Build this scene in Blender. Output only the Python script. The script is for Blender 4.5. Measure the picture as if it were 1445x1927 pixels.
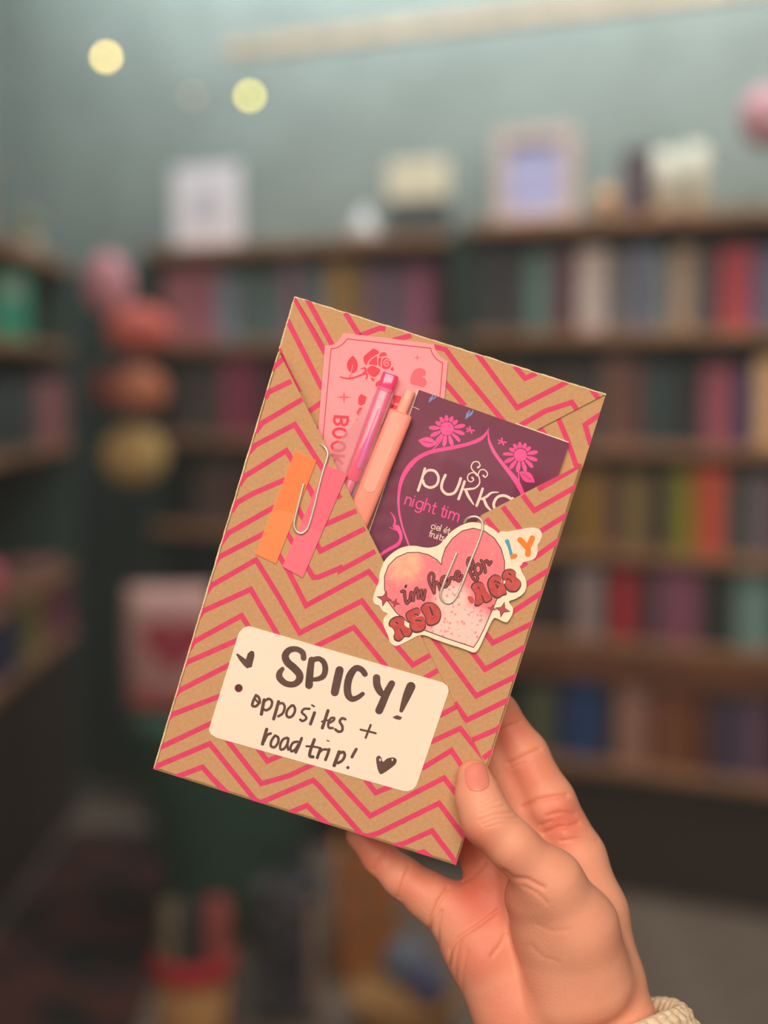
import bpy, bmesh, math, random
import numpy as np
from mathutils import Vector, Matrix
from mathutils.geometry import tessellate_polygon

random.seed(7)
for o in list(bpy.data.objects):
    bpy.data.objects.remove(o, do_unlink=True)
SC = bpy.context.scene
COL = SC.collection

# ------------------------------------------------------------------ camera
FPX, CX, CY = 2900.0, 722.5, 963.5       # focal length and centre in photo pixels
DP = 0.620                               # distance of the parcel front from the lens
PITCH = math.radians(4.8)
EYE = Vector((0, 0, 1.15))
cd = bpy.data.cameras.new('camera')
cam = bpy.data.objects.new('camera', cd)
COL.objects.link(cam)
cam.location = EYE
cam.rotation_euler = (math.radians(90) - PITCH, 0, 0)
cd.sensor_fit = 'VERTICAL'
cd.lens = 50.0
cd.sensor_height = 50.0 * 1927 / FPX
cd.clip_start = 0.02
cd.dof.use_dof = True
cd.dof.focus_distance = DP
cd.dof.aperture_fstop = 50.0 / 17.0
SC.camera = cam
CAMROT = Matrix.Rotation(math.radians(90) - PITCH, 4, 'X')
CAMM = Matrix.Translation(EYE) @ CAMROT
FRAME = CAMM @ Matrix.Translation((0, 0, -DP))    # frame of the held parcel

# ------------------------------------------------------------------ world, lights, exposure
w = bpy.data.worlds.new('world'); SC.world = w
w.use_nodes = True
w.node_tree.nodes['Background'].inputs[0].default_value = (0.75, 0.85, 0.9, 1)
w.node_tree.nodes['Background'].inputs[1].default_value = 0.10
# thin pale haze added to the air in place of veiling glare
HAZE = 0.016
vs_ = w.node_tree.nodes.new('ShaderNodeVolumeScatter')
vs_.inputs['Color'].default_value = (0.96, 1.0, 1.0, 1); vs_.inputs['Density'].default_value = HAZE
w.node_tree.links.new(vs_.outputs[0], w.node_tree.nodes['World Output'].inputs['Volume'])
w.cycles.volume_sampling = 'EQUIANGULAR'
SC.view_settings.view_transform = 'Standard'
SC.view_settings.look = 'None'
SC.view_settings.exposure = 0.0
SC.view_settings.gamma = 1.0
SC.view_settings.use_curve_mapping = False

def area(name, loc, target, sx, sy, power, color):
    l = bpy.data.lights.new(name, 'AREA')
    l.shape = 'RECTANGLE'; l.size = sx; l.size_y = sy
    l.energy = power; l.color = color
    o = bpy.data.objects.new(name, l); COL.objects.link(o)
    o.location = loc
    o.rotation_euler = (Vector(target) - Vector(loc)).to_track_quat('-Z', 'Y').to_euler()
    return o
area('shop_window_light', (-0.2, -1.3, 2.15), (0, 0.62, 1.1), 1.7, 1.5, 63, (1.0, 0.85, 0.70))
area('added_wall_wash', (0.12, 3.40, 2.62), (0.33, 3.80, 2.0), 2.4, 0.2, 42, (0.94, 1.0, 1.0))  # unseen lamp added to brighten the upper wall, standing in for glare
area('room_fill_light', (0.9, 1.9, 2.45), (0.7, 3.2, 1.0), 1.0, 0.6, 17, (1.0, 0.86, 0.72))  # unseen fill light added to brighten the bookcases

# ------------------------------------------------------------------ materials
def lin(c):
    c = c / 255.0
    return c / 12.92 if c <= 0.04045 else ((c + 0.055) / 1.055) ** 2.4
def rgb(r, g, b):
    return (lin(r), lin(g), lin(b), 1.0)
MATS = {}
def mat(name, c, rough=0.6, var=0.12, scale=60.0, metal=0.0, bump=0.0, bscale=None, spec=0.3,
        alpha=1.0, sss=0.0, coat=0.0, c2=None, trans=0.0, emit=0.0, lo=0.35, hi=0.65, detail=4.0):
    """principled material whose colour is modulated by procedural noise (object space)"""
    if name in MATS: return MATS[name]
    m = bpy.data.materials.new(name); m.use_nodes = True
    nt = m.node_tree; N = nt.nodes; L = nt.links
    b = N['Principled BSDF']
    tc = N.new('ShaderNodeTexCoord')
    nz = N.new('ShaderNodeTexNoise'); nz.inputs['Scale'].default_value = scale
    nz.inputs['Detail'].default_value = detail
    L.new(tc.outputs['Object'], nz.inputs['Vector'])
    rp = N.new('ShaderNodeValToRGB')
    rp.color_ramp.elements[0].position = lo; rp.color_ramp.elements[1].position = hi
    if c2 is None:
        rp.color_ramp.elements[0].color = (c[0]*(1-var), c[1]*(1-var), c[2]*(1-var), 1)
        rp.color_ramp.elements[1].color = (min(1, c[0]*(1+var)), min(1, c[1]*(1+var)), min(1, c[2]*(1+var)), 1)
    else:
        rp.color_ramp.elements[0].color = c; rp.color_ramp.elements[1].color = c2
    L.new(nz.outputs['Fac'], rp.inputs['Fac'])
    L.new(rp.outputs['Color'], b.inputs['Base Color'])
    b.inputs['Roughness'].default_value = rough
    b.inputs['Metallic'].default_value = metal
    b.inputs['Specular IOR Level'].default_value = spec
    b.inputs['Alpha'].default_value = alpha
    if coat: b.inputs['Coat Weight'].default_value = coat; b.inputs['Coat Roughness'].default_value = 0.12
    if trans: b.inputs['Transmission Weight'].default_value = trans
    if emit:
        b.inputs['Emission Color'].default_value = c; b.inputs['Emission Strength'].default_value = emit
    if sss:
        b.inputs['Subsurface Weight'].default_value = sss
        b.inputs['Subsurface Radius'].default_value = (1.0, 0.35, 0.2)
        b.inputs['Subsurface Scale'].default_value = 0.003
    if bump:
        n2 = N.new('ShaderNodeTexNoise'); n2.inputs['Scale'].default_value = bscale or scale
        n2.inputs['Detail'].default_value = 3
        L.new(tc.outputs['Object'], n2.inputs['Vector'])
        bp = N.new('ShaderNodeBump'); bp.inputs['Strength'].default_value = bump
        bp.inputs['Distance'].default_value = 0.001
        L.new(n2.outputs['Fac'], bp.inputs['Height']); L.new(bp.outputs['Normal'], b.inputs['Normal'])
    MATS[name] = m
    return m

# ------------------------------------------------------------------ object helpers
def mesh_obj(name, verts, faces, m=None, parent=None, smooth=False):
    me = bpy.data.meshes.new(name)
    me.from_pydata([tuple(v) for v in verts], [], [tuple(f) for f in faces])
    me.update()
    if smooth:
        me.polygons.foreach_set('use_smooth', [True] * len(me.polygons))
    if m: me.materials.append(m)
    o = bpy.data.objects.new(name, me); COL.objects.link(o)
    if parent: o.parent = parent
    return o
def tag(o, label=None, cat=None, group=None, kind=None):
    if label: o['label'] = label
    if cat: o['category'] = cat
    if group: o['group'] = group
    if kind: o['kind'] = kind
    return o
def empty(name, loc=(0, 0, 0), rz=0.0):
    o = bpy.data.objects.new(name, None); COL.objects.link(o)
    o.empty_display_size = 0.02
    o.location = loc; o.rotation_euler = (0, 0, rz)
    return o

class MB:
    """collects vertices and faces of one part"""
    def __init__(s): s.v = []; s.f = []
    def add(s, vs, fs):
        n = len(s.v); s.v += [Vector(v) for v in vs]; s.f += [tuple(i + n for i in f) for f in fs]
        return s
    def box(s, x0, x1, y0, y1, z0, z1, bev=0.0):
        bm = bmesh.new(); bmesh.ops.create_cube(bm, size=1)
        for v in bm.verts:
            v.co = Vector((x0 + (v.co.x + .5) * (x1 - x0), y0 + (v.co.y + .5) * (y1 - y0), z0 + (v.co.z + .5) * (z1 - z0)))
        if bev: bmesh.ops.bevel(bm, geom=bm.edges[:], offset=bev, segments=2, affect='EDGES', profile=0.5)
        bm.verts.index_update()
        s.add([v.co.copy() for v in bm.verts], [[v.index for v in f.verts] for f in bm.faces]); bm.free()
        return s
    def lathe(s, prof, seg=24, c=(0, 0, 0), sy=1.0):
        vs = []; fs = []
        n = len(prof)
        for i in range(seg):
            a = 2 * math.pi * i / seg
            for r, z in prof: vs.append((c[0] + r * math.cos(a), c[1] + sy * r * math.sin(a), c[2] + z))
        for i in range(seg):
            j = (i + 1) % seg
            for k in range(n - 1): fs.append((i * n + k, j * n + k, j * n + k + 1, i * n + k + 1))
        return s.add(vs, fs)
    def tube(s, pts, r, seg=10, closed=False):
        pts = [Vector(p) for p in pts]; n = len(pts); vs = []; fs = []
        up = None
        for i, p in enumerate(pts):
            t = (pts[min(i + 1, n - 1)] - pts[max(i - 1, 0)]).normalized()
            if up is None:
                up = Vector((0, 0, 1)) if abs(t.z) < .9 else Vector((1, 0, 0))
            a = (up - t * up.dot(t)).normalized(); b = t.cross(a); up = a
            rr = r[i] if isinstance(r, (list, tuple)) else r
            for k in range(seg):
                an = 2 * math.pi * k / seg
                vs.append(p + rr * (math.cos(an) * a + math.sin(an) * b))
        for i in range(n - 1):
            for k in range(seg):
                k2 = (k + 1) % seg
                fs.append((i * seg + k, i * seg + k2, (i + 1) * seg + k2, (i + 1) * seg + k))
        fs.append(tuple(reversed(range(seg)))); fs.append(tuple((n - 1) * seg + k for k in range(seg)))
        return s.add(vs, fs)
    def ball(s, c, rx, ry=None, rz=None, seg=20, rings=12):
        ry = rx if ry is None else ry; rz = rx if rz is None else rz
        prof = []
        vs = []; fs = []
        for i in range(rings + 1):
            ph = math.pi * i / rings
            for k in range(seg):
                a = 2 * math.pi * k / seg
                vs.append((c[0] + rx * math.sin(ph) * math.cos(a), c[1] + ry * math.sin(ph) * math.sin(a), c[2] - rz * math.cos(ph)))
        for i in range(rings):
            for k in range(seg):
                k2 = (k + 1) % seg
                fs.append((i * seg + k, i * seg + k2, (i + 1) * seg + k2, (i + 1) * seg + k))
        return s.add(vs, fs)
    def build(s, name, m, parent=None, smooth=False):
        return mesh_obj(name, s.v, s.f, m, parent, smooth)

# ------------------------------------------------------------------ background: ray helpers
def ray(px, py):
    d = CAMROT.to_3x3() @ Vector(((px - CX) / FPX, -(py - CY) / FPX, -1.0))
    return d
def at_depth(px, py, y):
    d = ray(px, py); return EYE + d * (y / d.y)
P0 = Vector((0.514, 3.37, 0)); U = Vector((-0.885, 0.466, 0)).normalized(); NW = Vector((0.466, 0.885, 0)).normalized()
def on_wall(px, py, off=0.0):
    """(t, z) where the ray of a photo pixel meets the plane 'off' behind the bookcase fronts"""
    d = ray(px, py); k = ((P0 - EYE).dot(NW) + off) / d.dot(NW)
    p = EYE + d * k
    return (p - P0).dot(U), p.z
ROTW = math.atan2(-U.y, -U.x)        # local x runs left to right along the wall, local y into the wall
XL = -0.82
def on_left(px, py):
    d = ray(px, py); k = (XL - EYE.x) / d.x
    p = EYE + d * k
    return p.y, p.z

# ------------------------------------------------------------------ the room shell
m_wall = mat('sage_wall_paint', rgb(122, 133, 130), 0.8, 0.08, 6, bump=0.1, bscale=120)
m_ceil = mat('ceiling_paint', rgb(205, 212, 208), 0.9, 0.04, 5)
m_floor = mat('floor_boards', rgb(98, 84, 74), 0.55, 0.35, 9, c2=rgb(118, 103, 92))
m_rail = mat('rail_wood', rgb(168, 146, 122), 0.5, 0.2, 14)
def struct(o): o['kind'] = 'structure'; return o
def wall_quad(name, a, b, z0, z1, m, thick):
    a = Vector(a); b = Vector(b); d = (b - a).normalized(); n = Vector((-d.y, d.x, 0)) * thick
    vs = [a, b, b + n, a + n]
    v = [(p.x, p.y, z0) for p in vs] + [(p.x, p.y, z1) for p in vs]
    f = [(0, 3, 2, 1), (4, 5, 6, 7), (0, 1, 5, 4), (1, 2, 6, 5), (2, 3, 7, 6), (3, 0, 4, 7)]
    return struct(mesh_obj(name, v, f, m))
WOFF = 0.27
wa = P0 + U * 2.0 + NW * WOFF; wb = P0 - U * 1.9 + NW * WOFF
wall_quad('wall_back', (wb.x, wb.y, 0), (wa.x, wa.y, 0), 0, 2.75, m_wall, -0.1)
wall_quad('wall_left', (-1.12, wa.y + .1, 0), (-1.12, -1.9, 0), 0, 2.75, m_wall, -0.1)
wall_quad('wall_right', (2.3, -1.9, 0), (2.3, 3.2, 0), 0, 2.75, m_wall, -0.1)
wall_quad('wall_front', (-1.2, -1.95, 0), (2.4, -1.95, 0), 0, 2.75, m_wall, -0.1)
# floor of separate boards
fl = struct(mesh_obj('floor', [(-1.3, -2, -.03), (2.5, -2, -.03), (2.5, 5, -.03), (-1.3, 5, -.03)], [(0, 1, 2, 3)], m_floor))
bw = 0.16; nb = 0
pm = None
y = 1.6
while y < 4.9:
    if pm is None:
        pl = MB().box(-1.3, 2.5, 0, bw - 0.004, -0.028, 0, 0.002).build('floor_board', m_floor, fl); pm = pl.data
        pl.location = (0, y, 0)
    else:
        pl = bpy.data.objects.new('floor_board', pm); COL.objects.link(pl); pl.parent = fl; pl.location = (0, y, 0)
    y += bw
struct(mesh_obj('ceiling', [(-1.3, -2, 2.75), (2.5, -2, 2.75), (2.5, 5, 2.75), (-1.3, 5, 2.75), (-1.3, -2, 2.85), (2.5, -2, 2.85), (2.5, 5, 2.85), (-1.3, 5, 2.85)],
                [(0, 3, 2, 1), (4, 5, 6, 7), (0, 1, 5, 4), (1, 2, 6, 5), (2, 3, 7, 6), (3, 0, 4, 7)], m_ceil))
# warm wooden picture rail high on the back wall
t0, zr0 = on_wall(540, 85, WOFF - .03); t1, zr1 = on_wall(1060, 0, WOFF - .03)
# dark green panelling on the lower walls
m_dado = mat('dark_green_panelling', rgb(46, 64, 60), 0.6, 0.1, 8)
dz = 1.47
dd = MB().box(-1.7, 1.95, -0.014, 0.0, 0.0, dz, 0.003).build('trim_2', m_dado); struct(dd)
o2_ = P0 + NW * (WOFF - .001); dd.location = (o2_.x, o2_.y, 0); dd.rotation_euler = (0, 0, ROTW)
dd2 = MB().box(-1.119, -1.105, -1.8, 4.3, 0.0, dz, 0.003).build('trim_3', m_dado); struct(dd2)
rail = MB().box(-1.2, 1.9, -0.006, 0.0, -0.016, 0.016, 0.002).build('trim_1', m_rail)
struct(rail); o_ = P0 + NW * WOFF; rail.location = (o_.x, o_.y, (zr0 + zr1) / 2)
rail.rotation_euler = (0, 0, ROTW)

# ------------------------------------------------------------------ bookcases
m_green = mat('dark_green_case_paint', rgb(40, 62, 56), 0.55, 0.12, 10)
m_shelf = mat('shelf_wood', rgb(150, 108, 78), 0.55, 0.22, 18)
m_page = mat('book_pages', rgb(205, 190, 165), 0.85, 0.08, 90)
BM = {}
def cmat(c, kind='book_cover', rough=0.5):
    k = (c, kind)
    if k not in BM: BM[k] = mat('%s_%d_%d_%d' % (kind, *c), rgb(*c), rough, 0.16, 30)
    return BM[k]

def wpos(t, off, z):
    p = P0 + U * t + NW * off
    return Vector((p.x, p.y, z))

BOOKN = 0
def book_mesh(wd, dp, ht):
    """cover (spine at local y=0, boards either side) and page block"""
    th = min(0.003, wd * .12)
    c = MB().box(0, wd, 0, th, 0, ht, 0.0012).box(0, th, th, dp, 0, ht).box(wd - th, wd, th, dp, 0, ht)
    p = MB().box(th, wd - th, th, dp - .006, 0.004, ht - .004)
    return c, p
def add_book(loc, rz, wd, dp, ht, c, label, group, lean=0.0):
    cm, pg = book_mesh(wd, dp, ht)
    b = cm.build('book', cmat(c))
    b.location = loc; b.rotation_euler = (0, lean, rz)
    pg.build('pages', m_page, b)
    tag(b, label, 'book', group)
    return b
ORD = ['first', 'second', 'third', 'fourth', 'fifth', 'sixth', 'seventh', 'eighth', 'ninth', 'tenth', 'eleventh', 'twelfth',
       'thirteenth', 'fourteenth', 'fifteenth', 'sixteenth', 'seventeenth', 'eighteenth', 'nineteenth', 'twentieth']

def bookcase(name, tl, tr, zs, zbot, ztop, label, posttop=None):
    """case along the back wall between parameters tl (left, larger t) and tr; zs = upper faces of the shelves"""
    c = wpos((tl + tr) / 2, 0, 0)
    e = empty(name, c, ROTW); half = (tl - tr) / 2
    MB().box(-half, half, 0.225, 0.24, zbot, ztop).build('back_panel', m_green, e)
    for sx in (-1, 1):
        MB().box(sx * half - .011, sx * half + .011, 0, 0.225, 0, ztop, 0.002).build('side_panel', m_green, e)
    if posttop:
        MB().box(-half - .011, -half + .011, 0.19, 0.225, ztop, posttop, 0.002).build('post', m_green, e)
    for z in zs:
        MB().box(-half + .011, half - .011, -0.004, 0.225, z - .024, z, 0.002).build('shelf', m_shelf, e)
    MB().box(-half + .011, half - .011, 0.05, 0.07, 0, zbot).build('plinth', mat('dark_brown_plinth', rgb(56, 44, 38), .6), e)
    tag(e, label, 'bookcase')
    return e

def zat(px, py): return on_wall(px, py)[1]
# shelf surfaces measured on the photograph (pixel column 1165 for the right case, 560 for the middle one)
zR = [zat(1165, y) for y in (405, 622, 836, 1036, 1206, 1440)]
tR_left = on_wall(872, 640)[0]; tR_right = on_wall(1560, 640)[0]
bookcase('bookcase', tR_left, tR_right, zR, zR[-1] - .03, zR[0] - .0, 'dark green bookcase with brown wooden shelves on the right', posttop=zat(860, 235))
case_r = bpy.data.objects['bookcase']
half_ = (tR_left - tR_right) / 2
MB().box(-half_ + .011, half_ - .011, .0, .018, zat(1165, 1284), zR[4] - .0245, .002).build('rail', mat('warm_brown_rail', rgb(118, 72, 46), .55, .2, 12), case_r)
zM = [zat(560, y) for y in (452, 640, 822, 1000, 1190, 1380)]
tM_left = on_wall(272, 640)[0]; tM_right = on_wall(852, 640)[0]
bookcase('bookcase', tM_left, tM_right, zM, zM[-1] - .03, zM[0], 'dark green bookcase in the middle, behind the parcel')

def haze_muted(c, k):
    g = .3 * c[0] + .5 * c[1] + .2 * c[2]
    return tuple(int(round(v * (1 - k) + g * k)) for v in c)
def fill_row(case, shelfname, zbase, pyref, rows, zceil, grey=.12):
    """rows: (px left, px right, colour, colour word, py of the top)"""
    rows = sorted(rows)
    for i, (a, b, c, word, pt) in enumerate(rows):
        ta = on_wall(a, pyref, .012)[0]; tb = on_wall(b, pyref, .012)[0]
        ztop = min(on_wall((a + b) / 2, pt, .012)[1], zceil - .028)
        off = .012 + random.random() * .02
        lbl = '%s book, %s from left, %s, %s bookcase' % (word, ORD[i], shelfname, case)
        c = haze_muted(c, grey)  # haze veil put into the cover colours, strongest on the upper shelves
        add_book(wpos(ta, off, zbase + .0005), ROTW, (ta - tb) - .0015, 0.14 + random.random() * .03, max(.08, ztop - zbase), c, lbl,
                 'books in the %s bookcase' % case)
RW = 'right-hand'
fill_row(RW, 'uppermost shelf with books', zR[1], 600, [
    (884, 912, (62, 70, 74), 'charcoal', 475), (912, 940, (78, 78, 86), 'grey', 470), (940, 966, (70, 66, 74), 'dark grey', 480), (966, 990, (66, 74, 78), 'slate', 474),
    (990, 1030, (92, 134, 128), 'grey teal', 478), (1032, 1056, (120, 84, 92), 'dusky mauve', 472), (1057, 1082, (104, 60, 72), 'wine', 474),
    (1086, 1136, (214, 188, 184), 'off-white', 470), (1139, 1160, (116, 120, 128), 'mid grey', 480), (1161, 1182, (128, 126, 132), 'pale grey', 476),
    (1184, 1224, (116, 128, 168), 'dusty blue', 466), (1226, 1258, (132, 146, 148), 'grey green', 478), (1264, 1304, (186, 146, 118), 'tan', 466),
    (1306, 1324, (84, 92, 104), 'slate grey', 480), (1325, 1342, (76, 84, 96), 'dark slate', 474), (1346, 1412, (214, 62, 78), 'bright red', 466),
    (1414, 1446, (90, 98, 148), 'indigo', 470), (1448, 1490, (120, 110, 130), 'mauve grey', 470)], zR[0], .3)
fill_row(RW, 'second shelf of books', zR[2], 800, [
    (884, 930, (84, 70, 66), 'brown', 690), (932, 980, (120, 86, 74), 'russet', 690), (982, 1030, (70, 66, 70), 'dark grey', 690), (1032, 1080, (96, 74, 64), 'umber', 692),
    (1084, 1126, (74, 74, 78), 'charcoal', 694), (1128, 1164, (136, 96, 84), 'reddish brown', 676), (1166, 1200, (128, 86, 82), 'rosewood', 682),
    (1206, 1260, (66, 86, 92), 'dark teal', 690), (1264, 1292, (60, 60, 64), 'black', 694), (1294, 1318, (56, 60, 66), 'ink black', 690),
    (1322, 1376, (172, 84, 104), 'dull pink', 690), (1378, 1412, (66, 66, 122), 'navy', 698), (1416, 1462, (240, 190, 138), 'pale apricot', 676)], zR[1])
fill_row(RW, 'third shelf of books', zR[3], 1000, [
    (1000, 1040, (90, 74, 52), 'bronze', 900), (1042, 1078, (120, 92, 52), 'ochre', 900), (1080, 1130, (168, 122, 46), 'mustard', 888), (1132, 1152, (126, 90, 84), 'brown pink', 900),
    (1154, 1170, (110, 76, 60), 'chestnut', 894), (1172, 1212, (150, 126, 78), 'khaki', 894), (1214, 1250, (66, 54, 62), 'plum black', 900),
    (1252, 1278, (132, 128, 40), 'olive', 886), (1279, 1304, (150, 146, 36), 'yellow green', 892), (1310, 1362, (228, 86, 62), 'orange red', 884),
    (1364, 1384, (88, 92, 92), 'grey', 900), (1385, 1406, (74, 84, 84), 'dark grey green', 892), (1410, 1450, (128, 112, 122), 'mauve', 896)], zR[2])
fill_row(RW, 'fourth shelf of books', zR[4], 1180, [
    (960, 1010, (70, 60, 56), 'dark brown', 1080), (1012, 1040, (78, 56, 54), 'maroon', 1080), (1042, 1072, (62, 50, 50), 'black brown', 1084),
    (1076, 1130, (168, 146, 148), 'pinkish grey', 1072), (1132, 1144, (60, 52, 54), 'black', 1084), (1146, 1192, (210, 44, 62), 'crimson', 1074),
    (1194, 1224, (84, 56, 62), 'dark maroon', 1084), (1228, 1268, (140, 84, 112), 'plum', 1076), (1270, 1310, (168, 88, 124), 'orchid', 1072),
    (1312, 1340, (64, 60, 64), 'charcoal', 1084), (1342, 1372, (58, 62, 62), 'ink', 1082), (1378, 1450, (122, 160, 160), 'pale teal', 1080)], zR[3])
fill_row(RW, 'lowest shelf of books', zR[5], 1400, [
    (985, 1036, (96, 104, 74), 'moss green', 1300), (1040, 1066, (44, 56, 104), 'indigo', 1290), (1068, 1126, (36, 76, 140), 'royal blue', 1284),
    (1130, 1154, (70, 54, 50), 'dark brown', 1290), (1158, 1214, (176, 128, 112), 'pinkish beige', 1290), (1216, 1240, (130, 72, 52), 'rust brown', 1310),
    (1242, 1270, (150, 90, 56), 'caramel', 1300), (1272, 1300, (142, 76, 44), 'burnt orange', 1306), (1302, 1328, (120, 62, 44), 'brick', 1300),
    (1330, 1360, (84, 60, 78), 'aubergine', 1320), (1362, 1396, (80, 70, 104), 'dusky violet', 1316), (1398, 1446, (112, 80, 108), 'mauve', 1320)], zat(1165, 1284) + .02)
MW = 'middle'
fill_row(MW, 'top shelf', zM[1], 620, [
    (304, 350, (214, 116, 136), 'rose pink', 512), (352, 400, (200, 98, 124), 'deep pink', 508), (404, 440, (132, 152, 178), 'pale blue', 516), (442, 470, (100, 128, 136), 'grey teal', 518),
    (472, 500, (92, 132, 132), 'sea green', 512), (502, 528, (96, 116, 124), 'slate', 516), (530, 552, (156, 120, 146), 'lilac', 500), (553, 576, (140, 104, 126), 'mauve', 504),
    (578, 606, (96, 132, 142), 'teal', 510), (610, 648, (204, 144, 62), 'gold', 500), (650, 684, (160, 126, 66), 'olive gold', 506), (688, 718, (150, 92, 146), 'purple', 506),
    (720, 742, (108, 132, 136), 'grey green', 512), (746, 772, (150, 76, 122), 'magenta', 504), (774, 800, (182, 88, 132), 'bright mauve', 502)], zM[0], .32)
fill_row(MW, 'second shelf', zM[2], 800, [
    (320, 352, (92, 82, 80), 'grey brown', 690), (354, 380, (84, 88, 84), 'grey', 696), (382, 406, (104, 92, 88), 'taupe', 690), (412, 446, (172, 76, 112), 'raspberry pink', 676),
    (448, 482, (160, 62, 98), 'cerise', 682), (486, 516, (80, 70, 72), 'charcoal', 690), (518, 550, (92, 60, 66), 'maroon', 694)], zM[1])
fill_row(MW, 'third shelf', zM[3], 980, [
    (360, 392, (92, 78, 70), 'dark brown', 880), (394, 430, (108, 82, 76), 'brown', 872), (432, 466, (82, 64, 62), 'umber', 880)], zM[2])

# left bookcase, standing along the left wall
zL = [on_left(40, y)[1] for y in (462, 640, 848, 1122, 1262)]
ya, yb = 2.75, 4.06
e = empty('bookcase', (XL, (ya + yb) / 2, 0)); hl = (yb - ya) / 2
MB().box(-.24, -.225, -hl, hl, 0.2, zL[0]).build('back_panel', m_green, e)
for s in (-1, 1):
    MB().box(-.225, 0, s * hl - .011, s * hl + .011, 0, zL[0], .002).build('side_panel', m_green, e)
for z in zL:
    MB().box(-.225, .004, -hl + .011, hl - .011, z - .024, z, .002).build('shelf', m_shelf, e)
MB().box(-.022, -.006, -hl + .011, hl - .011, 0, zL[-1] - .024).build('plinth', mat('dark_brown_plinth', rgb(56, 44, 38), .6), e)
tag(e, 'dark green bookcase along the left edge of the picture', 'bookcase')
def left_book(i, pxa, pxb, py, zb, ht, c, word, shelf):
    y0 = on_left(pxa, py)[0]; y1 = on_left(pxb, py)[0]
    add_book((XL - .012, y0, zb + .0005), math.pi / 2, y1 - y0 - .0015, .14, ht, c,
             '%s book, %s from left, %s, left-hand bookcase' % (word, ORD[i], shelf), 'books in the left-hand bookcase')
for i, (a, b, c, wd) in enumerate([(2, 22, (56, 58, 96), 'navy'), (23, 44, (66, 70, 112), 'dull blue'), (45, 66, (108, 104, 70), 'olive'), (67, 90, (140, 132, 62), 'yellow olive'),
                                   (92, 118, (130, 62, 86), 'plum'), (119, 144, (150, 66, 92), 'magenta')]):
    left_book(i, a, b, 1180, zL[4], .17, c, wd, 'lowest shelf')
for i, (a, b, c, wd) in enumerate([(4, 30, (70, 80, 84), 'slate'), (32, 56, (64, 74, 78), 'charcoal'), (58, 84, (96, 88, 84), 'grey brown'), (88, 116, (170, 104, 110), 'dusty pink'), (117, 142, (150, 92, 96), 'rose brown')]):
    left_book(i, a, b, 760, zL[2], .16, c, wd, 'middle shelf')
def left_thing_y(px, py): return on_left(px, py)[0]

# things on the left bookcase
def framed(name, e, wd, ht, bw_, mf, mp, dp=.02):
    MB().box(-wd/2, wd/2, 0, dp, 0, bw_, .001).box(-wd/2, wd/2, 0, dp, ht - bw_, ht, .001).box(-wd/2, -wd/2 + bw_, 0, dp, bw_, ht - bw_).box(wd/2 - bw_, wd/2, 0, dp, bw_, ht - bw_).build('frame', mf, e)
    MB().box(-wd/2 + bw_, wd/2 - bw_, dp * .4, dp * .9, bw_, ht - bw_).build('picture', mp, e)
e = empty('picture_frame', (XL - .06, left_thing_y(10, 440), zL[0]), math.pi / 2)
framed('f', e, .22, .20, .02, mat('rose_wood_frame', rgb(160, 120, 108), .5), mat('pale_print', rgb(190, 180, 172), .7, .2, 20))
tag(e, 'pale framed print on top of the left bookcase, cut by the left edge', 'picture frame')
yy = left_thing_y(105, 440)
e = empty('ornament', (XL - .07, yy, zL[0]))
MB().lathe([(0, 0), (.03, 0), (.036, .02), (.03, .045), (.016, .06), (.016, .066), (0, .066)], 20).build('pot', mat('stone_pot', rgb(150, 140, 124), .7), e, True)
MB().ball((0, 0, .085), .03, .03, .03).build('dome', mat('dried_moss', rgb(120, 124, 98), .9, .3, 90), e, True)
tag(e, 'small round grey-brown ornament on top of the left bookcase', 'ornament')
yy = left_thing_y(55, 620)
gb = MB().box(-.10, .10, -.012, .012, 0, .165, .003).build('book', cmat((56, 140, 112)))
gb.location = (XL - .05, yy, zL[1] + .0005); gb.rotation_euler = (0, 0, math.radians(78))
MB().box(-.05, .05, -.0135, -.012, .10, .14).build('title_panel', cmat((150, 150, 140), 'cover_panel'), gb)
tag(gb, 'green book facing outward on the upper shelf of the left bookcase', 'book')
yb_ = left_thing_y(8, 640)
e = MB().lathe([(0, 0), (.03, 0), (.034, .05), (.03, .055), (0, .055)], 20).build('candle', mat('yellow_candle', rgb(196, 160, 100), .6), None, True)
e.location = (XL - .05, left_thing_y(12, 640) - .1, zL[1]); tag(e, 'squat yellow candle beside the green book on the left bookcase', 'candle')
e = MB().ball((0, 0, .05), .055, .055, .05).build('ornament', mat('pink_pompom_wool', rgb(196, 96, 116), .9, .2, 120), None, True)
e.location = (XL - .06, left_thing_y(14, 1000), zL[3]); tag(e, 'round dull pink ornament at the left edge, above the lowest books', 'ornament')
e = MB().box(-.10, .10, -.06, .06, 0, .03, .004).build('gift_box', mat('brown_pink_box', rgb(150, 104, 98), .7), None)
e.location = (XL - .07, left_thing_y(110, 1080), zL[3]); e.rotation_euler = (0, 0, math.pi / 2); tag(e, 'flat brownish pink box on the left bookcase', 'box')

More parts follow.
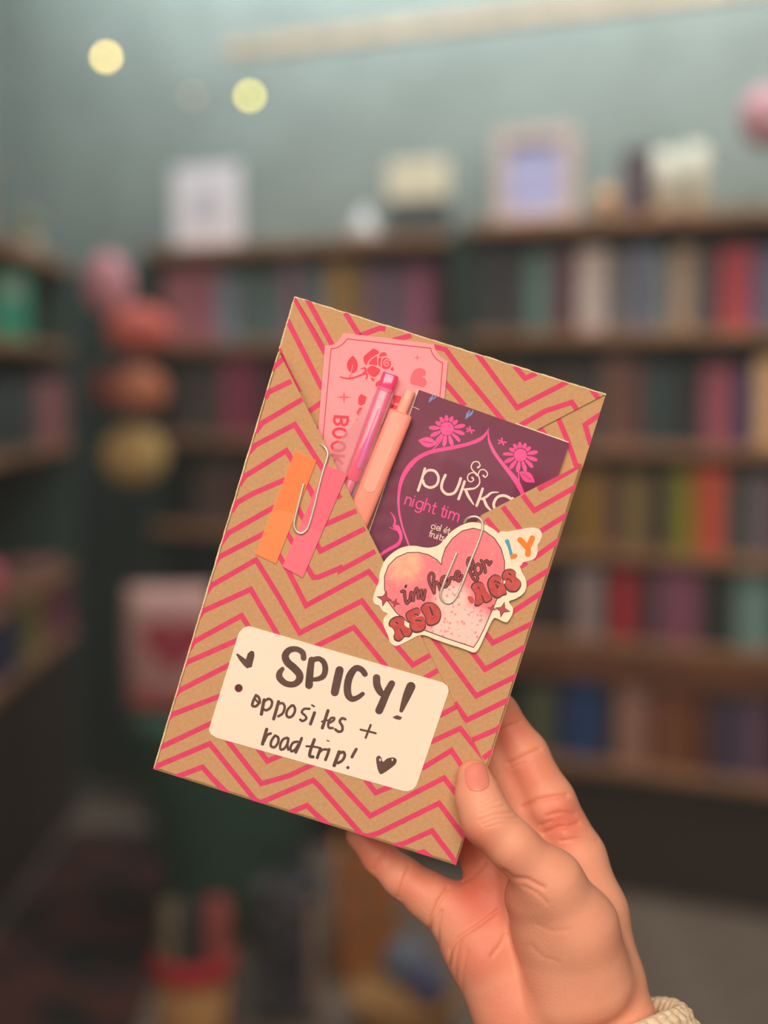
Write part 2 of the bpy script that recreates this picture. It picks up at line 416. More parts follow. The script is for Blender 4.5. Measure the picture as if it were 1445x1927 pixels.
# ------------------------------------------------------------------ things on top of the back bookcases
def stand_on_wall(px, py, off): return on_wall(px, py, off)[0]
def top_thing(name, px0, px1, zb, off=.09):
    pyr = 410
    ta = on_wall(px0, pyr, off)[0]; tb = on_wall(px1, pyr, off)[0]
    return empty(name, wpos((ta + tb) / 2, off, zb), ROTW), abs(ta - tb)
def hgt(px, py, zb, off=.09): return on_wall(px, py, off)[1] - zb
zt = zR[0]
e, wd = top_thing('picture_frame', 928, 1080, zt)
framed('f', e, wd, hgt(1004, 240, zt), .030, mat('pinkish_frame', rgb(196, 178, 172), .6), mat('lavender_print', rgb(170, 172, 214), .6, .1, 16))
tag(e, 'lavender print in a pale pinkish frame on the right bookcase', 'picture frame')
e, wd = top_thing('storage_tin', 1168, 1218, zt, .12)
MB().box(-wd/2, wd/2, 0, .05, 0, hgt(1193, 292, zt, .12), .003).build('body', mat('dark_tin', rgb(84, 72, 82), .5), e)
MB().box(-wd/2 - .002, wd/2 + .002, -.002, .052, hgt(1193, 292, zt, .12), hgt(1193, 292, zt, .12) + .012, .002).build('lid', mat('dark_tin_lid', rgb(70, 62, 70), .5), e)
tag(e, 'dark upright tin between the lavender print and the white candles', 'tin')
for k, (a, b, top) in enumerate([(1230, 1274, 285), (1286, 1330, 274)]):
    e, wd = top_thing('pillar_candle', a, b, zt, .08); h = hgt((a + b) / 2, top, zt, .08)
    MB().lathe([(0, 0), (wd/2, 0), (wd/2, h * .97), (wd/2 - .004, h), (.006, h - .004), (0, h - .004)], 24).build('wax', mat('candle_wax', rgb(206, 204, 190), .5), e, True)
    MB().tube([(0, 0, h - .005), (.001, 0, h + .008)], .0012, 6).build('wick', mat('wick', rgb(60, 50, 40), .9), e)
    tag(e, ['shorter white pillar candle, next to the dark tin', 'taller white pillar candle, right of the shorter one'][k], 'candle')
e, wd = top_thing('ornament', 1114, 1166, zt, .05)
MB().lathe([(0, 0), (.022, 0), (.024, .006), (.01, .012), (.012, .018)], 20).build('foot', mat('gold_foot', rgb(150, 110, 70), .5), e, True)
MB().ball((0, 0, .04), .027).build('globe', mat('gold_globe', rgb(196, 150, 104), .45, .2, 50), e, True)
tag(e, 'small round golden-brown ornament in front of the lavender print', 'ornament')
e, wd = top_thing('trailing_plant', 1345, 1440, zt, .08)
MB().box(-wd/2, wd/2, 0, .05, 0, .012, .003).build('tray', mat('tray', rgb(120, 96, 76), .6), e)
lf = MB()
for k in range(26):
    a = random.uniform(-wd/2, wd/2); hh = random.uniform(.01, .03); an = random.uniform(0, 6.28); l = .018
    c = Vector((a, .025 + random.uniform(-.02, .02), .012 + hh)); d = Vector((math.cos(an), math.sin(an), .3)) * l; n = Vector((-d.y, d.x, 0)) * .35
    lf.add([c - d, c + n, c + d, c - n], [(0, 1, 2, 3)])
lf.build('leaves', mat('leaf_green', rgb(112, 136, 70), .6, .3, 40), e)
tag(e, 'low green plant in a tray at the right end of the bookcase top', 'plant')
zt = zM[0]
e, wd = top_thing('display_card', 326, 450, zt)
h = hgt(388, 312, zt)
MB().box(-wd/2, wd/2, 0, .006, 0, h, .001).build('card', mat('white_card', rgb(226, 222, 232), .7, .04), e)
MB().box(-wd*.16, wd*.2, -.001, 0, h*.3, h*.72).build('printed_panel', mat('grey_print', rgb(196, 194, 206), .7, .1, 30), e)
MB().box(-.02, .02, .006, .05, 0, .01).build('easel', m_shelf, e)
tag(e, 'white card with a pale grey motif standing on the middle bookcase', 'sign')
e, wd = top_thing('bud_vase', 662, 710, zt)
MB().lathe([(0, 0), (wd*.4, 0), (wd*.5, .02), (wd*.42, .045), (wd*.16, .06), (wd*.18, .075), (0, .075)], 20).build('body', mat('white_glaze', rgb(190, 192, 194), .3), e, True)
tag(e, 'small whitish bud vase on the middle bookcase', 'vase')
e, wd = top_thing('box_sign', 724, 832, zt)
h1 = hgt(778, 376, zt); h2 = hgt(778, 300, zt)
MB().box(-wd/2, wd/2, 0, .05, 0, h1, .003).build('base', mat('dark_base', rgb(72, 78, 80), .6), e)
MB().box(-wd/2, wd/2, .01, .04, h1, h2, .003).build('panel', mat('cream_panel', rgb(212, 204, 180), .6), e)
tag(e, 'cream block sign on a dark base on the middle bookcase', 'sign')

# pink paper pompom hanging at the upper right
def pompom(name, px, py, y, rpx, rpy, c, label, group):
    p = at_depth(px, py, y); k = y / FPX
    mb = MB(); seg, rings = 30, 16
    vs = []; fs = []
    for i in range(rings + 1):
        ph = math.pi * i / rings
        for j in range(seg):
            a = 2 * math.pi * j / seg; rr = 1 + (.07 if j % 2 else -.05) * math.sin(ph)
            vs.append((rpx * k * rr * math.sin(ph) * math.cos(a), rpx * k * rr * math.sin(ph) * math.sin(a), -rpy * k * math.cos(ph)))
    for i in range(rings):
        for j in range(seg):
            j2 = (j + 1) % seg; fs.append((i*seg + j, i*seg + j2, (i+1)*seg + j2, (i+1)*seg + j))
    o = mb.add(vs, fs).build(name, mat('tissue_%d_%d_%d' % c, rgb(*c), .9, .12, 60), None, False)
    o.location = p; tag(o, label, 'paper decoration', group)
    MB().tube([(0, 0, rpy * k * .9), (0, 0, rpy * k + .03)], .0012, 6).build('thread', mat('thread', rgb(180, 170, 160), .8), o)
    return o
pompom('paper_pompom', 1446, 222, 3.0, 50, 56, (196, 150, 164), 'mauve pink paper ball hanging at the upper right edge', None)
G = 'cluster of paper balls by the corner'
pompom('paper_pompom', 203, 535, 3.45, 42, 58, (194, 138, 150), 'pale pink paper ball, highest of the cluster by the corner', G)
pompom('paper_pompom', 262, 622, 3.40, 60, 47, (194, 98, 90), 'coral red paper ball below the pale pink one', G)
pompom('paper_pompom', 205, 730, 3.46, 36, 42, (130, 72, 72), 'dark red paper ball left of the orange one', G)
pompom('paper_pompom', 262, 736, 3.36, 50, 46, (180, 110, 84), 'orange paper ball under the coral red one', G)
pompom('paper_pompom', 252, 858, 3.40, 58, 58, (180, 148, 96), 'yellow paper ball, lowest of the cluster', G)

# string of warm fairy lights
e = empty('string_light', at_depth(200, 107, 3.4))
bpts = [(200, 107, 3.5, 1.0), (362, 180, 3.55, .05), (470, 180, 3.5, .72)]
base = e.location.copy()
pts = []
for a, b in [((-60, 40, 3.5), (200, 100, 3.5)), ((200, 100, 3.5), (362, 172, 3.55)), ((362, 172, 3.55), (470, 173, 3.5)), ((470, 173, 3.5), (760, -60, 3.6))]:
    for k in range(8):
        s = k / 8; q = [a[i] * (1 - s) + b[i] * s for i in range(3)]
        pts.append(at_depth(q[0], q[1] + 14 * math.sin(math.pi * s), q[2]) - base)
MB().tube(pts, .0014, 6).build('cable', mat('cable', rgb(150, 160, 150), .6), e)
for k, (px, py, yv, st) in enumerate(bpts):
    p = at_depth(px, py, yv) - base
    b = MB().ball(p, .0065, .0065, .008, 14, 8).build('bulb', mat('warm_bulb_%d' % k, [(1.0, .73, .18, 1), (1.0, .62, .40, 1), (.92, .78, .10, 1)][k], .4, .0, emit=20 * st), e, True)
    MB().tube([p + Vector((0, 0, .006)), p + Vector((0, 0, .018))], .004, 8).build('socket', mat('socket', rgb(90, 100, 90), .5), b)
tag(e, 'string of warm yellow fairy lights near the top of the back wall', 'string light')

# ------------------------------------------------------------------ green tub seat with a printed cushion, and things on the floor
ys = 3.2
pc = at_depth(440, 1330, ys)
ztub = pc.z
e = empty('tub_seat', (pc.x, ys, 0)); e.rotation_euler = (0, 0, 0)
rt = 205 * ys / FPX
MB().lathe([(0, .03), (rt*.55, .03), (rt*.60, .05), (rt*.82, ztub*.6), (rt, ztub*.93), (rt*.98, ztub*.99), (rt*.9, ztub), (0, ztub - .004)], 40).build('upholstery', mat('green_velvet', rgb(52, 84, 70), .85, .15, 40), e, True)
MB().lathe([(rt*.97, ztub*.9), (rt*1.02, ztub*.915), (rt*1.02, ztub*.945), (rt*.97, ztub*.96)], 40).build('piping', mat('green_piping', rgb(44, 74, 62), .8), e, True)
for k in range(4):
    a = math.pi / 4 + k * math.pi / 2
    MB().lathe([(0, 0), (.014, 0), (.018, .031), (0, .031)], 12, (math.cos(a) * rt * .42, math.sin(a) * rt * .42, 0)).build('foot', m_shelf, e, True)
tag(e, 'dark green tub seat behind the lower left of the parcel', 'seat')
e = empty('cushion', at_depth(320, 1325, ys - .02)); e.location.z = ztub + .001
def pillow(wd, ht, th, n=14):
    vs = []; fs = []
    for s in (-1, 1):
        for i in range(n + 1):
            for j in range(n + 1):
                u = i / n * 2 - 1; v = j / n * 2 - 1
                q = max(0, (1 - u**4) * (1 - v**4)) ** .5
                vs.append((u * wd/2 * (1 - .05 * v*v), s * th/2 * q, (v * .5 + .5) * ht))
    m_ = (n + 1) ** 2
    for s in (0, 1):
        for i in range(n):
            for j in range(n):
                a = s*m_ + i*(n+1) + j; q = (a, a + n + 1, a + n + 2, a + 1); fs.append(q if s == 0 else q[::-1])
    return vs, fs
cw, chh = 170 * ys / FPX, 235 * ys / FPX
MB().add(*pillow(cw, chh, .09)).build('cover', mat('pink_white_cushion', rgb(178, 124, 126), .85, .1, 9, c2=rgb(204, 168, 164)), e, True)
hp = []
for k in range(40):
    a = 2 * math.pi * k / 40
    hp.append((16 * math.sin(a) ** 3, 13 * math.cos(a) - 5 * math.cos(2*a) - 2 * math.cos(3*a) - math.cos(4*a)))
mbh = MB(); mbh.add([(.02 + x * .0042, -.0475 - (.003 if abs(x) > 99 else 0), chh * .56 + y * .0042) for x, y in hp] + [(.02, -.050, chh*.56)], [(k, (k + 1) % 40, 40) for k in range(40)])
mbh.build('printed_heart', mat('cushion_red', rgb(164, 56, 76), .8), e)
MB().box(-cw*.36, cw*.36, -.040, -.034, chh*.04, chh*.17, .003).build('printed_band', mat('cushion_coral', rgb(178, 74, 70), .8), e)
tag(e, 'pink and white cushion with a red motif standing on the green seat', 'cushion')

yf = 2.45
def floor_pt(px, y): return Vector((at_depth(px, 1800, y).x, y, 0))
k = yf / FPX
zr = at_depth(370, 1800, yf).z
e = empty('bucket', floor_pt(362, yf))
rb = 74 * k
MB().lathe([(0, 0), (rb*.78, 0), (rb*.97, zr - .03), (rb*.92, zr - .03), (rb*.74, .01), (0, .01)], 30).build('body', mat('tan_wicker', rgb(170, 124, 78), .8, .25, 60, bump=.6, bscale=200), e, True)
MB().lathe([(rb*.98, zr - .032), (rb*1.06, zr - .028), (rb*1.06, zr + .002), (rb*.98, zr + .006), (rb*.9, zr), (rb*.9, zr - .03)], 30).build('rim', mat('red_rim', rgb(176, 40, 52), .6), e, True)
tag(e, 'tan bucket with a red rim at the lower edge of the picture', 'bucket')
# rolled papers standing in the bucket
for (dx, dz, c, r, lab) in [(-.035, .09, (96, 84, 62), .018, 'olive brown rolled paper standing in the bucket'), (.0, .085, (30, 30, 34), .022, 'black rolled paper standing in the bucket'), (.04, .095, (132, 56, 52), .022, 'red rolled paper standing in the bucket')]:
    o = MB().tube([(0, 0, .012), (0, 0, zr + dz)], r, 16).lathe([(r*.4, zr + dz), (r*.7, zr + dz + .001), (r*1.0, zr + dz)], 16).build('paper_roll', cmat(c, 'roll'), None, True)
    o.location = floor_pt(362, yf) + Vector((dx, 0, 0)); tag(o, lab, 'paper roll', 'rolled papers in the bucket')
y2 = 2.75; k = y2 / FPX
e = empty('tote_bag', floor_pt(540, y2)); hb = at_depth(540, 1650, y2).z; wb_ = 66 * k
MB().box(-wb_, wb_, -.06, .06, 0, hb, .012).build('body', mat('dark_print_fabric', rgb(46, 46, 52), .9, .3, 30, c2=rgb(104, 100, 104), lo=.5, hi=.7), e)
MB().box(wb_*.72, wb_*1.0, -.064, -.058, .02, hb - .02).build('pale_panel', mat('pale_panel', rgb(150, 124, 110), .8), e)
hd = [(-wb_*.5, 0, hb - .01), (-wb_*.45, 0, hb + .05), (0, 0, hb + .07), (wb_*.45, 0, hb + .05), (wb_*.5, 0, hb - .01)]
MB().tube(hd, .006, 8).build('handle', mat('dark_handle', rgb(50, 48, 52), .9), e, True)
tag(e, 'dark patterned bag with a pale side panel beside the bucket', 'bag')
y3 = 2.95; k = y3 / FPX
e = empty('wooden_crate', floor_pt(690, y3)); hc = at_depth(690, 1590, y3).z; wc = 52 * k
for i in range(3):
    MB().box(-wc + i * wc * .667 + .002, -wc + (i + 1) * wc * .667 - .002, -.06, -.045, .0, hc, .002).build('plank', mat('orange_wood', rgb(168, 104, 52), .5, .2, 14), e)
for s in (-1, 1):
    MB().box(s * wc - .008, s * wc + .008, -.044, .12, 0, hc - .01, .002).build('side_board', mat('orange_wood', rgb(168, 104, 52), .5), e)
MB().box(-wc + .01, wc - .01, -.044, .12, 0, .02).build('bottom_board', mat('orange_wood', rgb(168, 104, 52), .5), e)
tag(e, 'orange-brown wooden crate behind the lowest finger', 'crate')
y4 = 2.6; k = y4 / FPX
e = empty('wicker_basket', floor_pt(760, y4)); hk = at_depth(760, 1870, y4).z
MB().lathe([(0, 0), (.07, 0), (.095, hk - .01), (.1, hk), (.088, hk), (.065, .012), (0, .012)], 28).build('body', mat('honey_wicker', rgb(168, 126, 78), .8, .25, 60, bump=.6, bscale=200), e, True)
MB().tube([(.095 * math.cos(a * .2618), .095 * math.sin(a * .2618), hk) for a in range(25)], .008, 8).build('rim', mat('honey_rim', rgb(150, 108, 64), .8), e, True)
tag(e, 'honey-coloured wicker basket below the wrist', 'basket')
for (px, py, r, c, lab) in [(762, 1812, .042, (96, 104, 124), 'grey-blue yarn ball in the wicker basket'), (806, 1856, .036, (70, 70, 104), 'indigo yarn ball in the wicker basket')]:
    o = MB().ball((0, 0, 0), r, r, r, 20, 12).build('yarn_ball', cmat(c, 'yarn'), None, True)
    o.location = at_depth(px, py, y4 + (.04 if px < 800 else -.04)); tag(o, lab, 'yarn ball', 'yarn balls in the basket')
# rug on the left
e = MB().box(-.185, .185, -.78, .78, .0, .009, .003).build('rug', mat('dark_rug', rgb(66, 28, 22), .95, .1, 5, c2=rgb(14, 14, 16), lo=.45, hi=.55, detail=2))
e.location = (-.625, 3.1, 0.0005); tag(e, 'dark red and black rug on the floor at the lower left', 'rug')

# ------------------------------------------------------------------ the held parcel: helpers in the parcel's own plane
MM = 0.001
def pt(px, py, h=0.0):
    """point of the parcel frame (metres) for a photo position on the layer h millimetres in front of the parcel"""
    d = DP - h * MM
    return Vector(((px - CX) * d / FPX, -(py - CY) * d / FPX, h * MM))
CROP = {'A': (460, 540, 3.44), 'B': (680, 560, 3.01), 'C': (680, 940, 3.803), 'D': (280, 1150, 2.331), 'K1': (840, 860, 4.817), 'K2': (760, 1160, 4.817),
        'K3': (600, 1360, 4.817), 'K4': (280, 1360, 4.014), 'K5': (380, 820, 4.817), 'K6': (540, 1000, 4.817), 'K7': (390, 1170, 5.78), 'K8': (600, 1210, 5.558),
        'M1': (690, 720, 3.705), 'M2': (690, 1080, 8.5), 'M3': (840, 1020, 8.5), 'M4': (740, 1000, 7.225), 'M5': (590, 640, 7.413), 'M6': (620, 690, 6.218),
        'M7': (500, 550, 6.218), 'M8': (820, 620, 4.379), 'N7': (280, 1000, 3.44), 'P': (0, 0, 1.0)}
def T(c, pts):
    x0, y0, s = CROP[c]
    return [(x0 + x / s, y0 + y / s) for x, y in pts]
def W(c, w): return w / CROP[c][2]

class Thing:
    """an Empty in the parcel frame; parts are meshes given in frame coordinates"""
    def __init__(s, name, px, py, h, label, cat, group=None):
        s.c = pt(px, py, h)
        s.e = empty(name); s.e.matrix_world = FRAME @ Matrix.Translation(s.c)
        tag(s.e, label, cat, group)
    def part(s, name, mb, m, smooth=False, parent=None, label=None):
        o = mesh_obj(name, [v - s.c for v in mb.v], mb.f, m, parent or s.e, smooth)
        if label: o['label'] = label
        return o

def hval(h, x, y): return h(x, y) if callable(h) else h
def area2(p): return sum(p[i][0] * p[(i + 1) % len(p)][1] - p[(i + 1) % len(p)][0] * p[i][1] for i in range(len(p)))
def face_poly(mb, poly, h):
    """flat polygon facing the camera"""
    if len(poly) < 3: return mb
    vs = [pt(x, y, hval(h, x, y)) for x, y in poly]
    tris = tessellate_polygon([[Vector((x, y, 0)) for x, y in poly]])
    fs = []
    for a, b, c in tris:
        n = (vs[b] - vs[a]).cross(vs[c] - vs[a])
        fs.append((a, b, c) if n.z > 0 else (a, c, b))
    return mb.add(vs, fs)
def slab(mb, poly, h0, h1):
    """plate between layers h0 and h1 (same metric outline)"""
    if area2(poly) > 0: poly = poly[::-1]          # photo y runs down
    n = len(poly)
    top = [pt(x, y, h1) for x, y in poly]; bot = [Vector((v.x, v.y, h0 * MM)) for v in top]
    tris = tessellate_polygon([[Vector((v.x, v.y, 0)) for v in top]])
    fs = []
    for a, b, c in tris:
        nn = (top[b] - top[a]).cross(top[c] - top[a])
        if nn.z < 0: b, c = c, b
        fs.append((a, b, c)); fs.append((n + a, n + c, n + b))
    for i in range(n):
        j = (i + 1) % n
        fs.append((i, n + i, n + j, j))
    return mb.add(top + bot, fs)
def catmull(p, n=6, closed=False):
    out = []; m = len(p)
    for i in range(m if closed else m - 1):
        q = [p[(i + k) % m] if closed else p[min(max(i + k, 0), m - 1)] for k in (-1, 0, 1, 2)]
        for s in range(n):
            t = s / n
            out.append(tuple(.5 * ((2 * q[1][d]) + (-q[0][d] + q[2][d]) * t + (2*q[0][d] - 5*q[1][d] + 4*q[2][d] - q[3][d]) * t*t + (-q[0][d] + 3*q[1][d] - 3*q[2][d] + q[3][d]) * t**3) for d in range(len(p[0]))))
    if not closed: out.append(tuple(p[-1]))
    return out
NSTROKE = [0]
def stroke(mb, pts, w, h, smooth=True, caps=True, n=6):
    """brush stroke: ribbon along pts of width w (number or list), rounded ends; rises by microns so crossings never coincide"""
    ws = list(w) if isinstance(w, (list, tuple)) else [w] * len(pts)
    p = [(x, y, q) for (x, y), q in zip(pts, ws)]
    if smooth and len(p) > 2: p = catmull(p, n)
    NSTROKE[0] += 1
    z0 = (NSTROKE[0] % 12) * 0.004
    L = []; R = []; vs = []; m = len(p)
    if m < 2: return mb
    for i in range(m):
        a = p[max(i - 1, 0)]; b = p[min(i + 1, m - 1)]
        tx, ty = b[0] - a[0], b[1] - a[1]; l = math.hypot(tx, ty) or 1
        nx, ny = -ty / l, tx / l; k = 1.0
        if 0 < i < m - 1:
            sx, sy = p[i][0] - a[0], p[i][1] - a[1]; sl = math.hypot(sx, sy) or 1
            c = abs((-sy / sl) * nx + (sx / sl) * ny); k = min(1.0 / max(c, .35), 2.2)
        q = p[i][2] / 2 * k
        hh = hval(h, p[i][0], p[i][1]) + z0 + 0.05 * i / m
        vs.append(pt(p[i][0] + nx * q, p[i][1] + ny * q, hh)); vs.append(pt(p[i][0] - nx * q, p[i][1] - ny * q, hh))
    fs = []
    def addf(a, b, c):
        n_ = (vs[b] - vs[a]).cross(vs[c] - vs[a]); fs.append((a, b, c) if n_.z > 0 else (a, c, b))
    for i in range(m - 1):
        addf(2*i, 2*i + 1, 2*i + 3); addf(2*i, 2*i + 3, 2*i + 2)
    if caps:
        for i, j in ((0, 1), (m - 1, m - 2)):
            dx, dy = p[i][0] - p[j][0], p[i][1] - p[j][1]; an = math.atan2(dy, dx); r = p[i][2] / 2
            hh = hval(h, p[i][0], p[i][1]) + z0 + 0.05 * i / m
            base = len(vs); vs.append(pt(p[i][0], p[i][1], hh))
            for k in range(9):
                t = an - math.pi / 2 + math.pi * k / 8
                vs.append(pt(p[i][0] + r * math.cos(t), p[i][1] + r * math.sin(t), hh))
            for k in range(8): addf(base, base + 1 + k, base + 2 + k)
    return mb.add(vs, fs)
def disc(mb, x, y, rx, h, ry=None, n=20, rot=0.0):
    ry = ry or rx; c, s = math.cos(rot), math.sin(rot)
    return face_poly(mb, [(x + rx * math.cos(2*math.pi*k/n) * c - ry * math.sin(2*math.pi*k/n) * s, y + rx * math.cos(2*math.pi*k/n) * s + ry * math.sin(2*math.pi*k/n) * c) for k in range(n)], h)
def clip_poly(poly, win):
    """Sutherland-Hodgman against a convex window"""
    sg = 1 if area2(win) > 0 else -1
    out = poly
    for i in range(len(win)):
        a, b = win[i], win[(i + 1) % len(win)]
        def side(p): return sg * ((b[0]-a[0]) * (p[1]-a[1]) - (b[1]-a[1]) * (p[0]-a[0]))
        res = []
        for j in range(len(out)):
            p, q = out[j], out[(j + 1) % len(out)]
            sp, sq = side(p), side(q)
            if sp >= 0: res.append(p)
            if (sp >= 0) != (sq >= 0):
                t = sp / (sp - sq); res.append((p[0] + t*(q[0]-p[0]), p[1] + t*(q[1]-p[1])))
        out = res
        if not out: return []
    return out
def stripe(mb, pts, w, h, win):
    """printed stripe with mitred corners clipped to the panel"""
    m = len(pts); L = []; R = []
    # extend both ends a little so that they reach the panel edge
    for i in range(m):
        a = pts[max(i-1, 0)]; b = pts[i]; c = pts[min(i+1, m-1)]
        d1 = (b[0]-a[0], b[1]-a[1]) if i else (c[0]-b[0], c[1]-b[1])
        d2 = (c[0]-b[0], c[1]-b[1]) if i < m-1 else d1
        l1 = math.hypot(*d1); l2 = math.hypot(*d2); n1 = (-d1[1]/l1, d1[0]/l1); n2 = (-d2[1]/l2, d2[0]/l2)
        mx, my = n1[0]+n2[0], n1[1]+n2[1]; ml = math.hypot(mx, my) or 1; mx /= ml; my /= ml
        k = min(1 / max(mx*n1[0] + my*n1[1], .3), 2.5) * w / 2
        L.append((b[0]+mx*k, b[1]+my*k)); R.append((b[0]-mx*k, b[1]-my*k))
    for i in range(m - 1):
        q = clip_poly([L[i], L[i+1], R[i+1], R[i]], win)
        if len(q) >= 3: face_poly(mb, q, h)
    return mb
def ext(p, q, d):
    l = math.hypot(p[0]-q[0], p[1]-q[1]) or 1
    return (p[0] + (p[0]-q[0]) * d / l, p[1] + (p[1]-q[1]) * d / l)

# ------------------------------------------------------------------ kraft parcel
m_kraft = mat('kraft_board', rgb(200, 154, 111), 0.85, 0.10, 700, bump=0.12, bscale=1400, c2=rgb(211, 166, 123), lo=.25, hi=.75, detail=6, spec=.15)
m_pink = mat('pink_ink', rgb(228, 74, 116), 0.7, 0.05, 300, spec=.15)
m_edge = mat('cut_board_edge', rgb(240, 214, 170), 0.9, 0.15, 900)
QUAD = [(555, 558), (1140, 742), (858, 1628), (288, 1447)]
FRONT = [(524, 660), (916, 1446), (858, 1628), (288, 1447)]
RIGHT = [(1096, 872), (906, 969), (776, 1170), (800, 1240), (912, 1458)]
TOPF = [(555, 558), (1139, 742), (900, 866), (722, 830)]
HB, HT, HR, HF = -7.0, -6.2, 0.9, 2.2           # heights (mm) of base, top flap, right flap, front panel
parcel = Thing('parcel', 715, 1090, -22, 'kraft cardboard parcel printed with pink chevrons, held in the hand', 'parcel')
mb = slab(MB(), QUAD, -22, HB - .1)
parcel.part('book_block', mb, m_kraft)
base_ = parcel.part('base_panel', slab(MB(), QUAD, HB - 1.0, HB), m_kraft)
topf = parcel.part('top_flap', slab(MB(), TOPF, HT - .75, HT), m_kraft)
rf = parcel.part('right_flap', slab(slab(MB(), RIGHT, HR - .9, HR), [(1096, 872), (1092, 872), (913, 1446), (917, 1446)], HB, HR), m_kraft)
ff = parcel.part('front_flap', slab(slab(slab(slab(MB(), FRONT, HF - 1.0, HF), [(524, 660), (528, 662), (293, 1445), (288, 1447)], HB, HF),
                 [(288, 1447), (292, 1444), (858, 1623), (858, 1628)], HB, HF), [(916, 1446), (912, 1446), (855, 1624), (858, 1628)], HB, HF), m_kraft)
# pale torn board edge at top and left, caught light put into its colour
eb = MB(); random.seed(3)
def edge_line(a, b, h, off):
    n = 60; ps = []
    for i in range(n + 1):
        t = i / n; ps.append((a[0] + (b[0]-a[0])*t + random.uniform(-.5, .5), a[1] + (b[1]-a[1])*t + random.uniform(-.5, .5)))
    stroke(eb, ps, [random.uniform(1.6, 3.0) for _ in ps], h, smooth=False)
edge_line((556, 559), (1139, 742), HT + .02, 0)
edge_line((554, 560), (526, 655), HB + .02, 0)
parcel.part('cut_edge', eb, m_edge, parent=base_)
eb = MB()
edge_line((524, 663), (290, 1444), HF + .02, 0)
parcel.part('cut_edge', eb, m_edge, parent=ff)

FS = [
 T('M7', [(60, 910), (180, 800), (215, 770)]), T('M7', [(-5, 1240), (30, 1170), (300, 1040)]), T('A', [(70, 940), (115, 880), (375, 727)]),
 T('A', [(10, 1090), (75, 1022), (325, 890), (500, 1165), (620, 1370)]),
 T('K5', [(335, 450), (385, 368), (765, 135), (985, 495), (1125, 800), (1400, 680)]),
 T('K5', [(262, 690), (320, 605), (450, 530), (735, 405), (900, 715), (1075, 1045), (1480, 840)]),
 T('K5', [(168, 980), (235, 885), (640, 655), (805, 940), (1010, 1285), (1060, 1280), (1250, 1200)]) + T('K6', [(480, 355), (800, 180)]),
 T('K5', [(105, 1170), (150, 1102), (575, 880), (780, 1220)]) + T('K6', [(172, 672), (740, 365), (1000, 680)]),
 T('K5', [(25, 1440), (80, 1360), (490, 1125), (690, 1450)]) + T('K6', [(115, 920), (680, 630), (910, 940), (1140, 1210), (1320, 1110)]),
 T('N7', [(320, 560), (350, 516), (660, 375), (840, 680)]), T('K6', [(255, 1045), (605, 870), (900, 1230)]), T('K2', [(180, 565), (320, 480)]),
 T('N7', [(260, 765), (290, 715), (600, 545), (660, 640)]), T('K2', [(320, 900), (500, 805)]),
 T('N7', [(210, 890), (245, 848), (590, 697)]), T('K2', [(240, 1140), (510, 1015), (760, 1330), (830, 1440)]),
 T('N7', [(160, 1075), (190, 1033), (530, 860)]), T('K2', [(160, 1380), (430, 1215), (520, 1350)]),
 T('N7', [(115, 1220), (150, 1186), (470, 1062)]), T('N7', [(60, 1405), (420, 1235)]),
 T('K4', [(20, 345), (460, 158), (800, 580), (840, 605), (1240, 435)]) + T('K3', [(0, 570), (390, 1020), (440, 1030), (540, 1000), (1090, 730), (1350, 1080)]),
 T('K4', [(195, 415), (405, 335), (480, 420), (600, 540)]), T('K4', [(590, 130), (850, 460), (1060, 400), (1250, 310)]),
 T('K4', [(820, 190), (895, 290), (1000, 245)]), T('K4', [(1060, 680), (1195, 625), (1260, 690), (1370, 785)]),
 T('K4', [(1340, 340)]) + T('K3', [(80, 430), (465, 845), (1135, 500), (1260, 665)]), T('K3', [(420, 515), (515, 635), (660, 575)]),
 T('K3', [(660, 1120), (760, 1100), (1025, 980), (1260, 1290)]), T('K3', [(880, 1185), (950, 1172), (1020, 1225)])]
for p in FS:
    mb = stripe(MB(), p, 9.8, HF + .04, FRONT)
    if mb.f: parcel.part('printed_chevron', mb, m_pink, parent=ff)
RS = [T('K1', [(1260, 40), (1130, 120), (830, 295)]), T('K1', [(690, 345), (795, 485), (1200, 255)]), T('K1', [(510, 450), (700, 700)]), T('K1', [(800, 705), (1130, 500)]),
      T('K1', [(360, 560), (470, 690)]), T('K1', [(780, 925), (1060, 725)]), T('K1', [(660, 1000), (730, 955)]), T('K1', [(680, 1180), (960, 1005)]), T('K1', [(560, 1430), (900, 1205)]),
      T('K2', [(720, 130), (805, 240), (1200, 45)]), T('K2', [(600, 300), (735, 480), (1120, 265)]), T('K2', [(250, 175), (655, 720), (1030, 535)]), T('K2', [(140, 170), (160, 200)]),
      T('K2', [(460, 780), (570, 940), (970, 745)]), T('K2', [(620, 1120), (850, 1020), (905, 970)]), T('K2', [(720, 1285), (850, 1185)])]
for p in RS:
    mb = stripe(MB(), p, 9.8, HR + .04, RIGHT)
    if mb.f: parcel.part('printed_chevron', mb, m_pink, parent=rf)
BS = [T('M7', [(340, 70), (700, 720)]), T('M7', [(240, 300), (660, 1130)]), T('M7', [(140, 640), (230, 860), (395, 1170)]), T('M7', [(430, 1445), (660, 1285)]), T('M7', [(520, 1660), (640, 1580)]),
      T('M8', [(1010, 735), (1080, 900), (1160, 1130)]), T('M8', [(860, 810), (900, 870)]), T('M8', [(1370, 690), (1230, 785), (1275, 950)])]
for p in BS:
    mb = stripe(MB(), p, 9.8, HB + .04, QUAD)
    if mb.f: parcel.part('printed_chevron', mb, m_pink, parent=base_)
